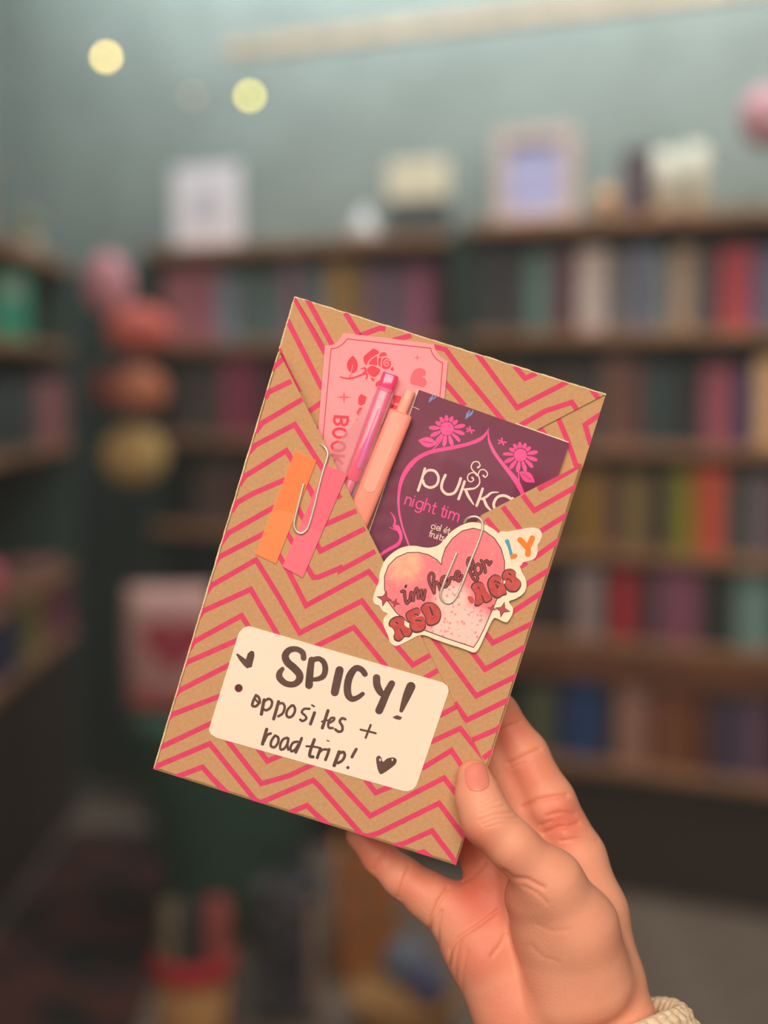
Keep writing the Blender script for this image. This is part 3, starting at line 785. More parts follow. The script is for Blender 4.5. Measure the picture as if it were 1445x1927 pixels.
TS = [T('M7', [(480, 70), (780, 620)]), T('M7', [(930, 240), (1100, 510)]), T('M7', [(1100, 510), (1330, 420), (1400, 430)]), T('A', [(960, 345), (1080, 315)]), T('M8', [(-20, 140), (80, 165), (180, 300), (560, 760)]),
      T('M8', [(340, 200), (670, 645), (1090, 430)]), T('M8', [(650, 300), (735, 402), (830, 362)]), T('M8', [(680, 800), (900, 672), (1120, 600), (1175, 680)]), T('M8', [(1280, 490), (1350, 580)]), T('M8', [(70, 430), (240, 630)])]
for p in TS:
    mb = stripe(MB(), p, 9.8, HT + .04, TOPF)
    if mb.f: parcel.part('printed_chevron', mb, m_pink, parent=topf)

# ------------------------------------------------------------------ bookmark
m_bm = mat('bookmark_pink', rgb(255, 162, 172), 0.55, 0.03, 60)
m_bmr = mat('bookmark_red', rgb(238, 66, 88), 0.55, 0.04, 80)
m_bmd = mat('bookmark_line', rgb(214, 70, 92), 0.55, 0.04, 80)
m_bml = mat('bookmark_soft_red', rgb(248, 108, 124), 0.55, 0.03, 80)
bmk = Thing('bookmark', 725, 760, -6, 'pink ticket-shaped bookmark with a red rose tucked into the parcel', 'bookmark')
HM = -5.2
OUT = T('A', [(520, 381), (560, 378), (590, 365), (615, 342), (632, 312), (645, 299), (940, 333), (1225, 370), (1238, 410), (1258, 442), (1285, 465), (1316, 481), (1296, 700), (1262, 1010), (1240, 1300), (445, 1300), (470, 1010)])
sheet = bmk.part('sheet', slab(MB(), OUT, HM - .4, HM), m_bm)
mb = MB()
stroke(mb, T('A', [(490, 1190), (505, 1010), (560, 400)]), 1.7, HM + .05, smooth=False)
stroke(mb, T('A', [(560, 400), (600, 392), (640, 365), (665, 336)]), 1.7, HM + .05)
stroke(mb, T('A', [(665, 336), (940, 367), (1205, 396)]), 1.7, HM + .05, smooth=False)
stroke(mb, T('A', [(1205, 396), (1216, 430), (1245, 468), (1283, 492)]), 1.7, HM + .05)
stroke(mb, T('A', [(1283, 492), (1262, 740), (1240, 950)]), 1.7, HM + .05, smooth=False)
bmk.part('printed_border', mb, m_bmd, parent=sheet)
def star4(mb, x, y, r, h, rx=None, rot=0.0, k=.26):
    p = []
    for i in range(8):
        a = i * math.pi / 4 + rot; q = (r if i % 2 == 0 else r * k); q2 = ((rx or r) if i % 2 == 0 else r * k)
        p.append((x + q2 * math.sin(a), y - q * math.cos(a)))
    return face_poly(mb, p, h)
mb = MB()
def P5(p): return T('M5', p)
face_poly(mb, catmull(P5([(550, 222), (595, 275), (618, 345), (600, 420), (555, 460), (500, 440), (468, 380), (472, 310), (500, 260)]), 4, True), HM + .05)   # leaf
stroke(mb, P5([(372, 515), (470, 535), (560, 525), (650, 490), (715, 460), (725, 400), (690, 390), (655, 405)]), [2.5, 3.2, 3.2, 3.4, 4.5, 4, 2.5, 1], HM + .05)
stroke(mb, P5([(500, 530), (515, 490), (535, 455)]), 1.6, HM + .05)
stroke(mb, P5([(700, 455), (745, 480), (740, 530), (715, 540)]), [3.5, 3.5, 2.5, 1], HM + .05)
# rose: petals with pale gaps between them
ROSE = [[(840, 118), (915, 170), (860, 215), (780, 270), (735, 345), (705, 310), (695, 240), (740, 190), (790, 150)],
        [(770, 330), (810, 270), (880, 225), (885, 290), (885, 350), (830, 345)],
        [(915, 215), (945, 175), (1000, 175), (1025, 215), (975, 222), (930, 235)],
        [(905, 260), (945, 245), (935, 330), (935, 375), (905, 350)],
        [(965, 260), (1010, 245), (1060, 270), (1080, 330), (1060, 390), (1015, 405), (960, 390), (955, 330)],
        [(750, 400), (790, 365), (850, 365), (900, 390), (930, 420), (900, 480), (850, 515), (790, 490), (755, 450)],
        [(795, 525), (850, 545), (830, 580)], [(865, 600), (930, 560), (940, 600), (880, 655)], [(1085, 390), (1110, 370), (1112, 430), (1070, 410)]]
for q in ROSE: face_poly(mb, catmull(P5(q), 4, True), HM + .05)
bmk.part('printed_rose', mb, m_bmr, parent=sheet)
mb = MB()
stroke(mb, P5([(1060, 290), (1020, 270), (985, 300), (990, 350), (1030, 360), (1045, 325), (1020, 305), (1008, 330)]), 1.8, HM + .12)
stroke(mb, P5([(545, 345), (530, 420), (520, 470)]), 1.2, HM + .12)
bmk.part('rose_lines', mb, m_bm, parent=sheet)
bmk.part('printed_star', star4(MB(), *P5([(425, 797)])[0], 12.5, HM + .05, 14.5), m_bml, parent=sheet)
bmk.part('printed_star', star4(MB(), *T('A', [(1118, 457)])[0], 6, HM + .05, 6.5), m_bml, parent=sheet)
mb = MB()
face_poly(mb, catmull(T('A', [(1172, 572), (1165, 535), (1125, 525), (1090, 550), (1072, 605), (1085, 632), (1120, 640), (1160, 648), (1180, 620), (1168, 592), (1145, 580)]), 4, True), HM + .05)
bmk.part('printed_heart', mb, m_bml, parent=sheet)
mb = MB()
def M5s(p, w=5.4): stroke(mb, P5(p), w, HM + .06)
def M5l(p, w=5.4): stroke(mb, P5(p), w, HM + .06, smooth=False, caps=False)
M5l([(282, 1065), (490, 1078)])                                             # B
M5s([(298, 1062), (290, 1130), (320, 1172), (360, 1165), (384, 1130), (386, 1072)], 5.0)
M5s([(384, 1120), (405, 1180), (450, 1178), (474, 1130), (474, 1078)], 5.0)
def oval(x, y, rx, ry, w, rot=0.06):
    p = [(x + rx * math.cos(2*math.pi*k/16) - rot * ry * math.sin(2*math.pi*k/16), y + ry * math.sin(2*math.pi*k/16) + rot * rx * math.cos(2*math.pi*k/16)) for k in range(17)]
    M5s(p, w)
oval(366, 1297, 92, 62, 5.2); oval(346, 1482, 90, 62, 5.2)
M5l([(235, 1605), (440, 1622)]); M5l([(235, 1735), (330, 1640), (345, 1625)]); M5l([(330, 1640), (410, 1735)])
for q in ([(660, 750), (740, 790), (715, 890), (660, 915), (622, 890), (625, 800)], [(640, 940), (690, 945), (660, 1030), (618, 1065), (600, 1010)], [(598, 1090), (620, 1100), (596, 1140)],
          [(1085, 880), (1130, 890), (1115, 950), (1060, 940)]):
    face_poly(mb, P5(q), HM + .05)
for q in ([(750, 330), (840, 345), (828, 425), (745, 430)], [(735, 445), (800, 458), (780, 500), (700, 500)]):
    face_poly(mb, T('M6', q), HM + .05)
bmk.part('printed_word', mb, m_bmr, parent=sheet)

# ------------------------------------------------------------------ pens
def pen_axis(a, b, h):
    A, B = pt(a[0], a[1], h), pt(b[0], b[1], h); d = (B - A); L = d.length; d.normalize()
    s = Vector((0, 0, 1)).cross(d).normalized()
    return A, d, s, L
def rbox(mb, A, d, s, l0, l1, w0, w1, t0, t1, rr=.35, n=4):
    """rounded bar along d from l0 to l1; half widths w0->w1, half thicknesses t0->t1 (metres)"""
    z = Vector((0, 0, 1)); vs = []; fs = []; prof = []
    for q in range(4):
        for k in range(n + 1):
            a = (q + k / n) * math.pi / 2; sx = 1 if q in (0, 3) else -1; sy = 1 if q in (0, 1) else -1
            prof.append((sx * (1 - rr) + rr * math.cos(a), sy * (1 - rr) + rr * math.sin(a)))
    m = len(prof)
    steps = [(l0, .86), (l0 + (l1-l0) * .004 + .0002, .96), (l0 + (l1-l0) * .012 + .0004, 1), (l1 - (l1-l0) * .012 - .0004, 1), (l1 - (l1-l0) * .004 - .0002, .96), (l1, .86)]
    for l, k in steps:
        u = (l - l0) / (l1 - l0); wq = w0 + (w1-w0)*u; tq = t0 + (t1-t0)*u
        for x, y in prof: vs.append(A + d*l + s*(x*wq*k) + z*(y*tq*k))
    for i in range(len(steps) - 1):
        for k in range(m):
            k2 = (k + 1) % m; fs.append((i*m + k, i*m + k2, (i+1)*m + k2, (i+1)*m + k))
    fs.append(tuple(reversed(range(m)))); fs.append(tuple((len(steps)-1)*m + k for k in range(m)))
    return mb.add(vs, fs)
S1 = DP / FPX
# peach click highlighter
pp = Thing('highlighter_pen', 720, 880, -6, 'peach click pen with a pill-shaped inset, right of the pink pen', 'pen')
m_peach = mat('peach_plastic', rgb(255, 152, 134), 0.35, 0.02, 20, spec=.45, sss=.1)
m_peach2 = mat('pale_peach_plastic', rgb(255, 172, 152), 0.4, 0.02, 20, spec=.45)
A, d, s, L = pen_axis((772, 735), (640, 1060), -2.6)
rbox(q := MB(), A, d, s, 0, 60*S1, 11.0*S1, 11.0*S1, .0021, .0021, .8); pp.part('push_button', q, m_peach2, True)
rbox(q := MB(), A, d, s, 45*S1, 340*S1, 23*S1, 22*S1, .0034, .0034, .45); bodyp = pp.part('barrel', q, m_peach, True)
q = MB(); pill = []
for k in range(25):
    a = math.pi * k / 24; pill.append((math.cos(a) * 11.5 * S1, (78 - math.sin(a) * 11.5) * S1))
for k in range(25):
    a = math.pi * k / 24; pill.append((-math.cos(a) * 11.5 * S1, (196 + math.sin(a) * 11.5) * S1))
off = s * (-2.0 * S1)
zt_ = Vector((0, 0, .0034))
top = [A + d*l + s*x + off + zt_ + Vector((0, 0, .00022)) for x, l in pill]; bot = [v - Vector((0, 0, .0005)) for v in top]
m_ = len(pill); q.add(top + bot, [tuple(range(m_)), tuple(reversed(range(m_, 2*m_)))] + [(i, m_ + i, m_ + (i+1) % m_, (i+1) % m_) for i in range(m_)])
o = pp.part('inset', q, m_peach2); 
bmn = bmesh.new(); bmn.from_mesh(o.data); bmesh.ops.recalc_face_normals(bmn, faces=bmn.faces[:]); bmn.to_mesh(o.data); bmn.free()
# translucent hot pink pen in its clear sleeve
pk = Thing('glitter_pen', 690, 820, -6, 'translucent hot pink pen in a clear sleeve, left of the peach pen', 'pen')
m_hot = mat('hot_pink_translucent', rgb(255, 52, 112), 0.15, 0.1, 70, spec=.6, coat=.5, c2=rgb(255, 80, 142), sss=.2)
m_core = mat('violet_core', rgb(236, 84, 200), 0.25, 0.1, 110, spec=.5, c2=rgb(255, 96, 160), lo=.4, hi=.6, coat=.5)
m_clear = mat('clear_plastic', rgb(255, 225, 230), 0.06, 0.02, 20, spec=.8, alpha=.16, coat=.6)
m_cello = mat('cellophane', rgb(236, 190, 200), 0.08, 0.1, 60, spec=.7, alpha=.22)
A, d, s, L = pen_axis((736, 704), (640, 960), -2.2)
rbox(q := MB(), A, d, s, 0, 36*S1, 15.5*S1, 15.5*S1, .0030, .0030, .55); cap = pk.part('cap', q, m_hot, True)
rbox(q := MB(), A, d, s, 33*S1, 215*S1, 15.5*S1, 14*S1, .0026, .0026, .75); pk.part('barrel', q, m_hot, True)
rbox(q := MB(), A + s*(4.5*S1) + Vector((0, 0, .0012)), d, s, 70*S1, 190*S1, 6.5*S1, 6.5*S1, .0020, .0020, .9); pk.part('ink_tube', q, m_core, True)
rbox(q := MB(), A, d, s, 205*S1, 262*S1, 11*S1, 7*S1, .0024, .0018, .8); pk.part('grip', q, mat('rose_grip', rgb(250, 110, 150), .2, .1, 60, spec=.6), True)
rbox(q := MB(), A + s*(15*S1), d, s, 30*S1, 255*S1, 4*S1, 4*S1, .0012, .0012, .5); pk.part('clip_arm', q, mat('smoky_clip', rgb(206, 150, 166), .12, .2, 90, spec=.7, alpha=.5), True)
rbox(q := MB(), A, d, s, 28*S1, 262*S1, 17*S1, 16.5*S1, .0034, .0034, .6); pk.part('clear_sleeve', q, m_clear, True)
q = MB()
rbox(q, A + s*(-1*S1), d, s, 0.5*S1, 4*S1, 15*S1, 15*S1, .0032, .0032, .6); pk.part('cap_glint_band', q, mat('pearly_band', rgb(255, 150, 235), .1, .1, 200, spec=.9, coat=1), True)
q = slab(MB(), [(700, 742), (716, 728), (712, 770), (660, 890), (640, 886), (618, 874), (622, 852)], -4.4, -4.3)
pk.part('cellophane', q, m_cello)

# ------------------------------------------------------------------ tea sachet
sa = Thing('tea_sachet', 900, 900, -6, 'dark purple tea sachet with pink flowers and cream lettering tucked into the parcel', 'tea bag')
SQ = [(787, 733), (1071, 834), (965, 1140), (681, 1039)]       # outline corners; the lower edge is inside the parcel
ex = ((SQ[1][0]-SQ[0][0]), (SQ[1][1]-SQ[0][1])); ey = ((SQ[3][0]-SQ[0][0]), (SQ[3][1]-SQ[0][1])); det = ex[0]*ey[1] - ex[1]*ey[0]
def sauv(x, y):
    dx, dy = x - SQ[0][0], y - SQ[0][1]
    return (dx*ey[1] - dy*ey[0]) / det, (ex[0]*dy - ex[1]*dx) / det
def sah(x, y):
    u, v = sauv(x, y)
    bu = max(0, min(1, (u - .09) / .22)) * max(0, min(1, (.97 - u) / .22)); bv = max(0, min(1, (v - .12) / .22)) * max(0, min(1, (1.05 - v) / .2))
    sm = lambda t: t*t*(3 - 2*t)
    b = 2.4 * sm(bu) * sm(bv)
    rip = 0.0
    if v < .12: rip = .006 * math.sin(u * 210) * min(1, v / .02) * min(1, (.12 - v) / .02)
    elif .45 < v and u < .14: rip = .05 * math.sin(v * 55 + u * 20)
    return -4.9 + b + rip
m_sach = mat('aubergine_foil', rgb(122, 54, 82), 0.5, 0.06, 25, spec=.3)
nu, nv = 230, 60; vs = []; fs = []
for j in range(nv + 1):
    for i in range(nu + 1):
        u, v = i / nu, j / nv; x = SQ[0][0] + ex[0]*u + ey[0]*v; yv = SQ[0][1] + ex[1]*u + ey[1]*v
        vs.append(pt(x, yv, sah(x, yv)))
for j in range(nv):
    for i in range(nu):
        a = j*(nu+1) + i; fs.append((a, a + nu + 1, a + nu + 2, a + 1))
sfoil = sa.part('foil', MB().add(vs, fs), m_sach, True)
sa.part('foil_back', slab(MB(), SQ, -5.15, -5.05), mat('white_foil_back', rgb(240, 228, 214), .6))
eb = MB(); stroke(eb, [SQ[0], SQ[3]], 1.6, -4.85, False); stroke(eb, T('M1', [(1040, 285), (1405, 415)]), 1.8, lambda x, y: sah(x, y) + .08, False); stroke(eb, T('M1', [(310, 165), (345, 178), (365, 188)]), 1.0, -4.7)
sa.part('pale_edge', eb, mat('white_foil_edge', rgb(244, 232, 220), .6))
m_spink = mat('sachet_pink', rgb(255, 84, 160), 0.5, 0.03, 60)
m_scream = mat('sachet_cream', rgb(250, 224, 208), 0.5, 0.02, 60)
m_blue = mat('sachet_blue_code', rgb(132, 150, 214), 0.5, 0.1, 400)
sh = lambda x, y: sah(x, y) + .07
def V1(mb, pts, ws, **k): stroke(mb, T('M1', pts), [W('M1', w_) for w_ in ws] if isinstance(ws, (list, tuple)) else W('M1', ws), sh, **k)
mb = MB()
V1(mb, [(852, 316), (835, 350), (800, 388), (720, 428), (600, 458), (450, 487), (350, 535), (282, 605), (240, 690), (222, 800), (226, 900), (250, 1010), (296, 1140), (330, 1230)], [3, 14, 24, 33, 36, 36, 36, 34, 26, 18, 14, 12, 13, 13])
V1(mb, [(846, 326), (850, 390), (866, 440), (905, 515), (980, 612), (1045, 690), (1085, 780), (1100, 850)], [6, 14, 20, 28, 34, 36, 34, 32])
sa.part('printed_frame', mb, m_spink, parent=sfoil)
mbd = MB()
for (fx, fy, R) in ((560, 321, 48), (1072, 505, 46)):
    n = 13; mb = MB()
    for k in range(n):
        a = 2*math.pi*k/n + .3; ln = 2.45 if math.sin(a) > -.3 else 1.75
        p0 = (fx + R*1.0*math.cos(a), fy + R*1.0*math.sin(a)); p1 = (fx + R*(ln*.8)*math.cos(a), fy + R*(ln*.8)*math.sin(a)); p2 = (fx + R*ln*math.cos(a), fy + R*ln*math.sin(a))
        V1(mb, [p0, p1, p2], [15, 30, 21])
    disc(mb, *T('M1', [(fx, fy)])[0], W('M1', R), sh)
    ring = [(fx + R*1.03*math.cos(2*math.pi*k/24), fy + R*1.03*math.sin(2*math.pi*k/24)) for k in range(25)]
    V1(mbd, ring, 5)
    if fx < 900: V1(mb, [(538, 375), (505, 420), (462, 465)], 8)
    else: V1(mb, [(1062, 545), (1058, 610), (1062, 690)], 8)
    sa.part('printed_flower', mb, m_spink, parent=sfoil)
def leaf(c0, c1, wd):
    mx, my = (c0[0]+c1[0])/2, (c0[1]+c1[1])/2; dx, dy = c1[0]-c0[0], c1[1]-c0[1]
    p = []
    for k in range(13):
        t = k/12; o_ = wd*math.sin(math.pi*t); p.append((c0[0]+dx*t - dy*o_, c0[1]+dy*t + dx*o_))
    for k in range(12, -1, -1):
        t = k/12; o_ = wd*math.sin(math.pi*t); p.append((c0[0]+dx*t + dy*o_, c0[1]+dy*t - dx*o_))
    sa.part('printed_leaf', face_poly(MB(), T('M1', p), sh), m_spink, parent=sfoil)
    V1(mbd, [(c0[0]+dx*.2, c0[1]+dy*.2), (c0[0]+dx*.75, c0[1]+dy*.75)], 4)
leaf((358, 403), (492, 428), .26); leaf((1064, 620), (1172, 696), .26)
for (bx, by) in ((722, 330), (944, 412)):
    mb = MB()
    for a in (.2, 1.2, 2.6, 3.6, 4.6): V1(mb, [(bx + 4*math.cos(a), by + 4*math.sin(a)), (bx + 26*math.cos(a), by + 22*math.sin(a))], [8, 13])
    sa.part('printed_butterfly', mb, m_spink, parent=sfoil)
mb = MB()
V1(mb, [(165, 902), (188, 935), (198, 970), (190, 1000), (212, 1010), (235, 1050), (238, 1090), (215, 1128), (160, 1160), (110, 1190), (70, 1228)], [4, 9, 13, 18, 34, 26, 22, 26, 24, 20, 24])
V1(mb, [(160, 1010), (190, 1022), (225, 1030)], [4, 9, 16])
sa.part('printed_figure', mb, m_spink, parent=sfoil)
sa.part('flower_lines', mbd, m_sach, parent=sfoil)
mb = MB()
def C1(pts, w_=18): V1(mb, pts, w_)
C1([(406, 600), (385, 670), (358, 752)])
C1([(400, 640), (430, 612), (475, 618), (500, 660), (488, 710), (445, 732), (405, 715), (390, 680)])
C1([(548, 645), (525, 700), (525, 745), (560, 778), (610, 768), (640, 715), (655, 668)], 19)
C1([(682, 690), (662, 750), (640, 812)]); V1(mb, [(786, 668), (785, 705), (755, 735), (715, 742), (680, 745)], [8, 10, 12, 16, 14]); V1(mb, [(690, 750), (710, 795), (745, 850)], [18, 19, 8])
C1([(808, 740), (788, 800), (766, 858)]); V1(mb, [(918, 764), (870, 768), (835, 795), (800, 812)], [6, 14, 17, 15]); V1(mb, [(815, 808), (838, 862), (872, 896)], [18, 19, 8])
C1([(1010, 812), (960, 788), (910, 800), (885, 850), (905, 895), (950, 905), (985, 880), (1005, 830), (1018, 808)], 19)
C1([(1018, 808), (1000, 865), (985, 905)])
V1(mb, [(786, 672), (775, 645), (745, 618), (728, 590), (742, 557), (775, 552), (790, 578), (775, 592)], [9, 9, 9, 8, 8, 8, 8, 14])
V1(mb, [(775, 645), (790, 612), (820, 608), (842, 635), (828, 660), (812, 648)], [8, 8, 8, 8, 8, 13])
V1(mb, [(770, 650), (745, 628), (710, 640), (704, 675), (725, 692), (745, 678), (735, 662)], [8, 8, 8, 8, 8, 8, 13])
sa.part('printed_brand_lettering', mb, m_scream, parent=sfoil)
GL = {'n': (.95, [[(0, 0), (0, 1)], [(0, .6), (.14, .92), (.38, 1), (.6, .86), (.66, .6), (.66, 0)]]), 'i': (.42, [[(0, 0), (0, 1)], [(0, 1.38), (0, 1.42)]]),
      'g': (1.06, [[(.78, .55), (.7, .88), (.4, 1), (.1, .85), (0, .5), (.1, .15), (.4, 0), (.7, .12), (.78, .45)], [(.78, 1), (.78, -.05), (.68, -.38), (.36, -.5), (.06, -.36)]]),
      'h': (.95, [[(0, 0), (0, 1.6)], [(0, .6), (.14, .92), (.38, 1), (.6, .86), (.66, .6), (.66, 0)]]), 't': (.62, [[(.18, 1.42), (.18, .22), (.26, .02), (.46, .02)], [(-.02, 1), (.44, 1)]]),
      'm': (1.55, [[(0, 0), (0, 1)], [(0, .6), (.12, .92), (.32, 1), (.54, .86), (.58, .6), (.58, 0)], [(.58, .6), (.7, .92), (.92, 1), (1.13, .86), (1.18, .6), (1.18, 0)]]), ' ': (.55, []),
      'c': (.9, [[(.68, .85), (.4, 1), (.1, .85), (0, .5), (.1, .15), (.4, 0), (.68, .15)]]), 'e': (.98, [[(0, .52), (.74, .52), (.68, .85), (.38, 1), (.1, .85), (0, .5), (.1, .15), (.4, 0), (.7, .16)]]),
      'l': (.4, [[(0, 0), (0, 1.6)]]), 'f': (.6, [[(.5, 1.6), (.3, 1.6), (.18, 1.35), (.18, 0)], [(-.02, 1), (.44, 1)]]), 'r': (.62, [[(0, 0), (0, 1)], [(0, .6), (.14, .92), (.4, 1)]]),
      'u': (.95, [[(0, 1), (0, .4), (.1, .1), (.34, 0), (.56, .12), (.66, .4), (.66, 1)], [(.66, 1), (.66, 0)]]), 's': (.75, [[(.52, .88), (.28, 1), (.04, .8), (.28, .52), (.52, .26), (.28, 0), (0, .14)]]),
      'E': (.98, [[(0, .52), (.74, .52), (.68, .85), (.38, 1), (.1, .85), (0, .5), (.1, .15), (.4, 0), (.7, .16)], [(.35, 1.28), (.55, 1.55)]])}
def word(mb, txt, org, dirv, upv, w_, h):
    x = 0
    for ch in txt:
        adv, sts = GL[ch]
        for st in sts:
            p = [(org[0] + dirv[0]*(x+a) + upv[0]*b, org[1] + dirv[1]*(x+a) + upv[1]*b) for a, b in st]
            stroke(mb, p, w_, h, smooth=len(p) > 3)
        x += adv
mb = MB()
o_ = T('M1', [(264, 846)])[0]
dx_ = (393 / 7.22 / 3.705, 131 / 7.22 / 3.705); up_ = (15 / 3.705, -50 / 3.705)
word(mb, 'night tim', o_, dx_, up_, 2.6, sh)
sa.part('printed_blend_name', mb, m_spink, parent=sfoil)
mb = MB()
word(mb, 'ciel Et', T('M1', [(447, 1016)])[0], (27/3.705, 8.6/3.705), (8/3.705, -27/3.705), 1.4, sh)
word(mb, 'fruits', T('M1', [(432, 1072)])[0], (27/3.705, 8.6/3.705), (8/3.705, -27/3.705), 1.4, sh)
sa.part('printed_small_text', mb, m_scream, parent=sfoil)
mb = MB()
for (cx_, cy_, ln) in ((458, 112, 30), (712, 222, 42)):
    for k in range(4):
        V1(mb, [(cx_ - 22 + k*13, cy_ + ln*.7 - k*9), (cx_ - 10 + k*13, cy_ - ln*.3 - (k % 2)*14)], 9)
sa.part('printed_date_code', mb, m_blue, parent=sfoil)

# ------------------------------------------------------------------ sticky tabs, stickers, label, clips
def sheet_thing(name, px, py, poly, h0, h1, m, label, cat, part, group=None):
    t = Thing(name, px, py, h0, label, cat, group)
    return t, t.part(part, slab(MB(), poly, h0, h1), m)
t, o = sheet_thing('sticky_tab', 538, 950, T('K5', [(845, 140), (1040, 225), (670, 1162), (483, 1072)]), HF + .08, HF + .55, mat('orange_tab', rgb(255, 146, 88), .6, .03, 60, bump=.1, bscale=300), 'orange paper tab on the parcel, left of the pink tab', 'sticky tab', 'tab_stack', 'paper tabs clipped to the parcel')
t.part('top_sheet', slab(MB(), T('K5', [(845, 140), (1040, 225), (850, 706), (655, 660)]), HF + .56, HF + .60), mat('orange_tab_top', rgb(250, 136, 80), .6, .05, 200))
t, o = sheet_thing('sticky_tab', 594, 980, T('K5', [(1125, 262), (1315, 350), (912, 1288), (728, 1185)]), HF + .08, HF + .70, mat('pink_tab', rgb(255, 120, 142), .6, .02, 60), 'pink paper tab on the parcel under the paper clip', 'sticky tab', 'tab_stack', 'paper tabs clipped to the parcel')
t.part('top_sheet', slab(MB(), T('K5', [(1125, 262), (1315, 350), (1085, 880), (900, 790)]), HF + .71, HF + .75), mat('pink_tab_top', rgb(255, 112, 136), .6, .02, 60))

m_wire = mat('clip_steel', rgb(226, 214, 202), 0.3, 0.05, 200, metal=.5, spec=.6)
def clip(pts, hs, label, px, py):
    t = Thing('paper_clip', px, py, HF + 1, label, 'paper clip', 'paper clips on the parcel')
    p = [(x, y, h) for (x, y), h in zip(pts, hs)]
    p = catmull(p, 6)
    t.part('wire', MB().tube([pt(*q) for q in p], 0.00054, 10), m_wire, True)
c1 = T('K5', [(1045, 92), (1075, 80), (1115, 105), (1140, 160), (1130, 215), (1100, 310), (1055, 480), (1015, 650), (965, 820), (930, 870), (890, 885), (853, 860), (835, 805), (850, 720), (887, 570), (922, 432)])
clip(c1, [1.0, 2.0, 3.0, 3.3, 3.35, 3.4, 3.4, 3.4, 3.4, 3.4, 3.4, 3.4, 3.4, 3.35, 3.3, 3.25], 'steel paper clip holding the orange and pink tabs', 575, 920)
c2 = T('C', [(735, 170), (760, 135), (812, 122), (855, 145), (868, 195), (842, 290), (782, 440), (722, 600), (672, 705), (625, 741), (582, 722), (565, 680), (590, 600), (638, 485), (683, 378)])
HS = 2.62
clip(c2, [1.2, 2.2, 2.9, 3.1, 3.2, 3.2, 3.2, 3.2, 3.2, 3.2, 3.2, 3.2, 3.2, 3.2, 3.2], 'steel paper clip across the heart sticker', 870, 1050)

# sticker with blue and orange letters, behind the heart
t, o = sheet_thing('sticker', 985, 1030, catmull(T('K1', [(470, 695), (560, 676), (640, 660), (720, 646), (790, 640), (845, 660), (866, 705), (850, 760), (826, 800), (826, 860), (800, 918), (740, 945), (695, 955), (672, 985), (600, 985), (480, 920)]), 4, True), HR + .08, HR + .3,
                   mat('sticker_white', rgb(252, 230, 208), .5, .02, 40), 'white sticker with a blue and an orange letter, peeking out behind the heart', 'sticker', 'vinyl')
mb = MB(); HH = HR + .36
stroke(mb, T('K1', [(550, 765), (572, 850), (592, 905)]), [W('K1', 40), W('K1', 40), W('K1', 36)], HH)
t.part('printed_letter', mb, mat('letter_blue', rgb(84, 164, 204), .5, .02), parent=o, label='blue letter L')
mb = MB(); stroke(mb, T('K1', [(596, 905), (622, 896)]), W('K1', 40), HH + .05)
stroke(mb, T('K1', [(668, 752), (700, 785), (737, 830), (737, 880)]), W('K1', 52), HH); stroke(mb, T('K1', [(778, 735), (760, 775), (737, 830)]), W('K1', 50), HH + .02)
t.part('printed_letter', mb, mat('letter_orange', rgb(255, 134, 40), .5, .02), parent=o, label='orange letter Y')

# heart sticker
OUTL = T('C', [(720, 182), (790, 162), (870, 175), (950, 215), (1010, 275), (1048, 345), (1066, 415), (1082, 458), (1130, 475), (1148, 520), (1174, 565), (1181, 620), (1160, 672), (1105, 710), (1058, 728), (1066, 752), (1084, 775), (1082, 815), (1064, 850), (1042, 878), (1010, 872), (965, 850), (938, 862),
               (890, 960), (835, 1075), (800, 1095), (760, 1080), (620, 1030)]) + T('M2', [(1445, 1170), (1100, 1050), (950, 988), (830, 985), (700, 1050), (540, 1130), (450, 1150), (370, 1090), (345, 1000), (300, 900), (265, 800), (280, 700), (335, 635), (260, 600), (200, 510), (130, 480), (100, 400), (150, 230), (190, 130), (205, 10)]) + \
       T('C', [(140, 500), (165, 440), (215, 388), (285, 345), (370, 330), (470, 345), (545, 330), (590, 290), (640, 232)])
m_hp = bpy.data.materials.new('heart_print'); m_hp.use_nodes = True
hs = Thing('heart_sticker', 860, 1110, HF, 'pink heart sticker with red bubble lettering clipped to the parcel', 'sticker')
ho = hs.part('backing', slab(MB(), catmull(OUTL, 3, True), HF + .12, HF + .36), mat('sticker_cream', rgb(254, 238, 212), .45, .03, 60))
HEART = T('C', [(573, 467), (540, 430), (480, 395), (410, 378), (330, 380), (250, 415), (195, 470), (165, 550), (165, 640), (190, 730), (250, 810), (330, 875), (450, 935), (600, 990), (720, 1030), (803, 1058), (840, 1000), (880, 920), (960, 735), (1000, 640), (1024, 540), (1024, 440), (1000, 350), (950, 275), (880, 225), (800, 205), (720, 225), (650, 280), (600, 350), (578, 420)])
mb = face_poly(MB(), HEART, HF + .42)
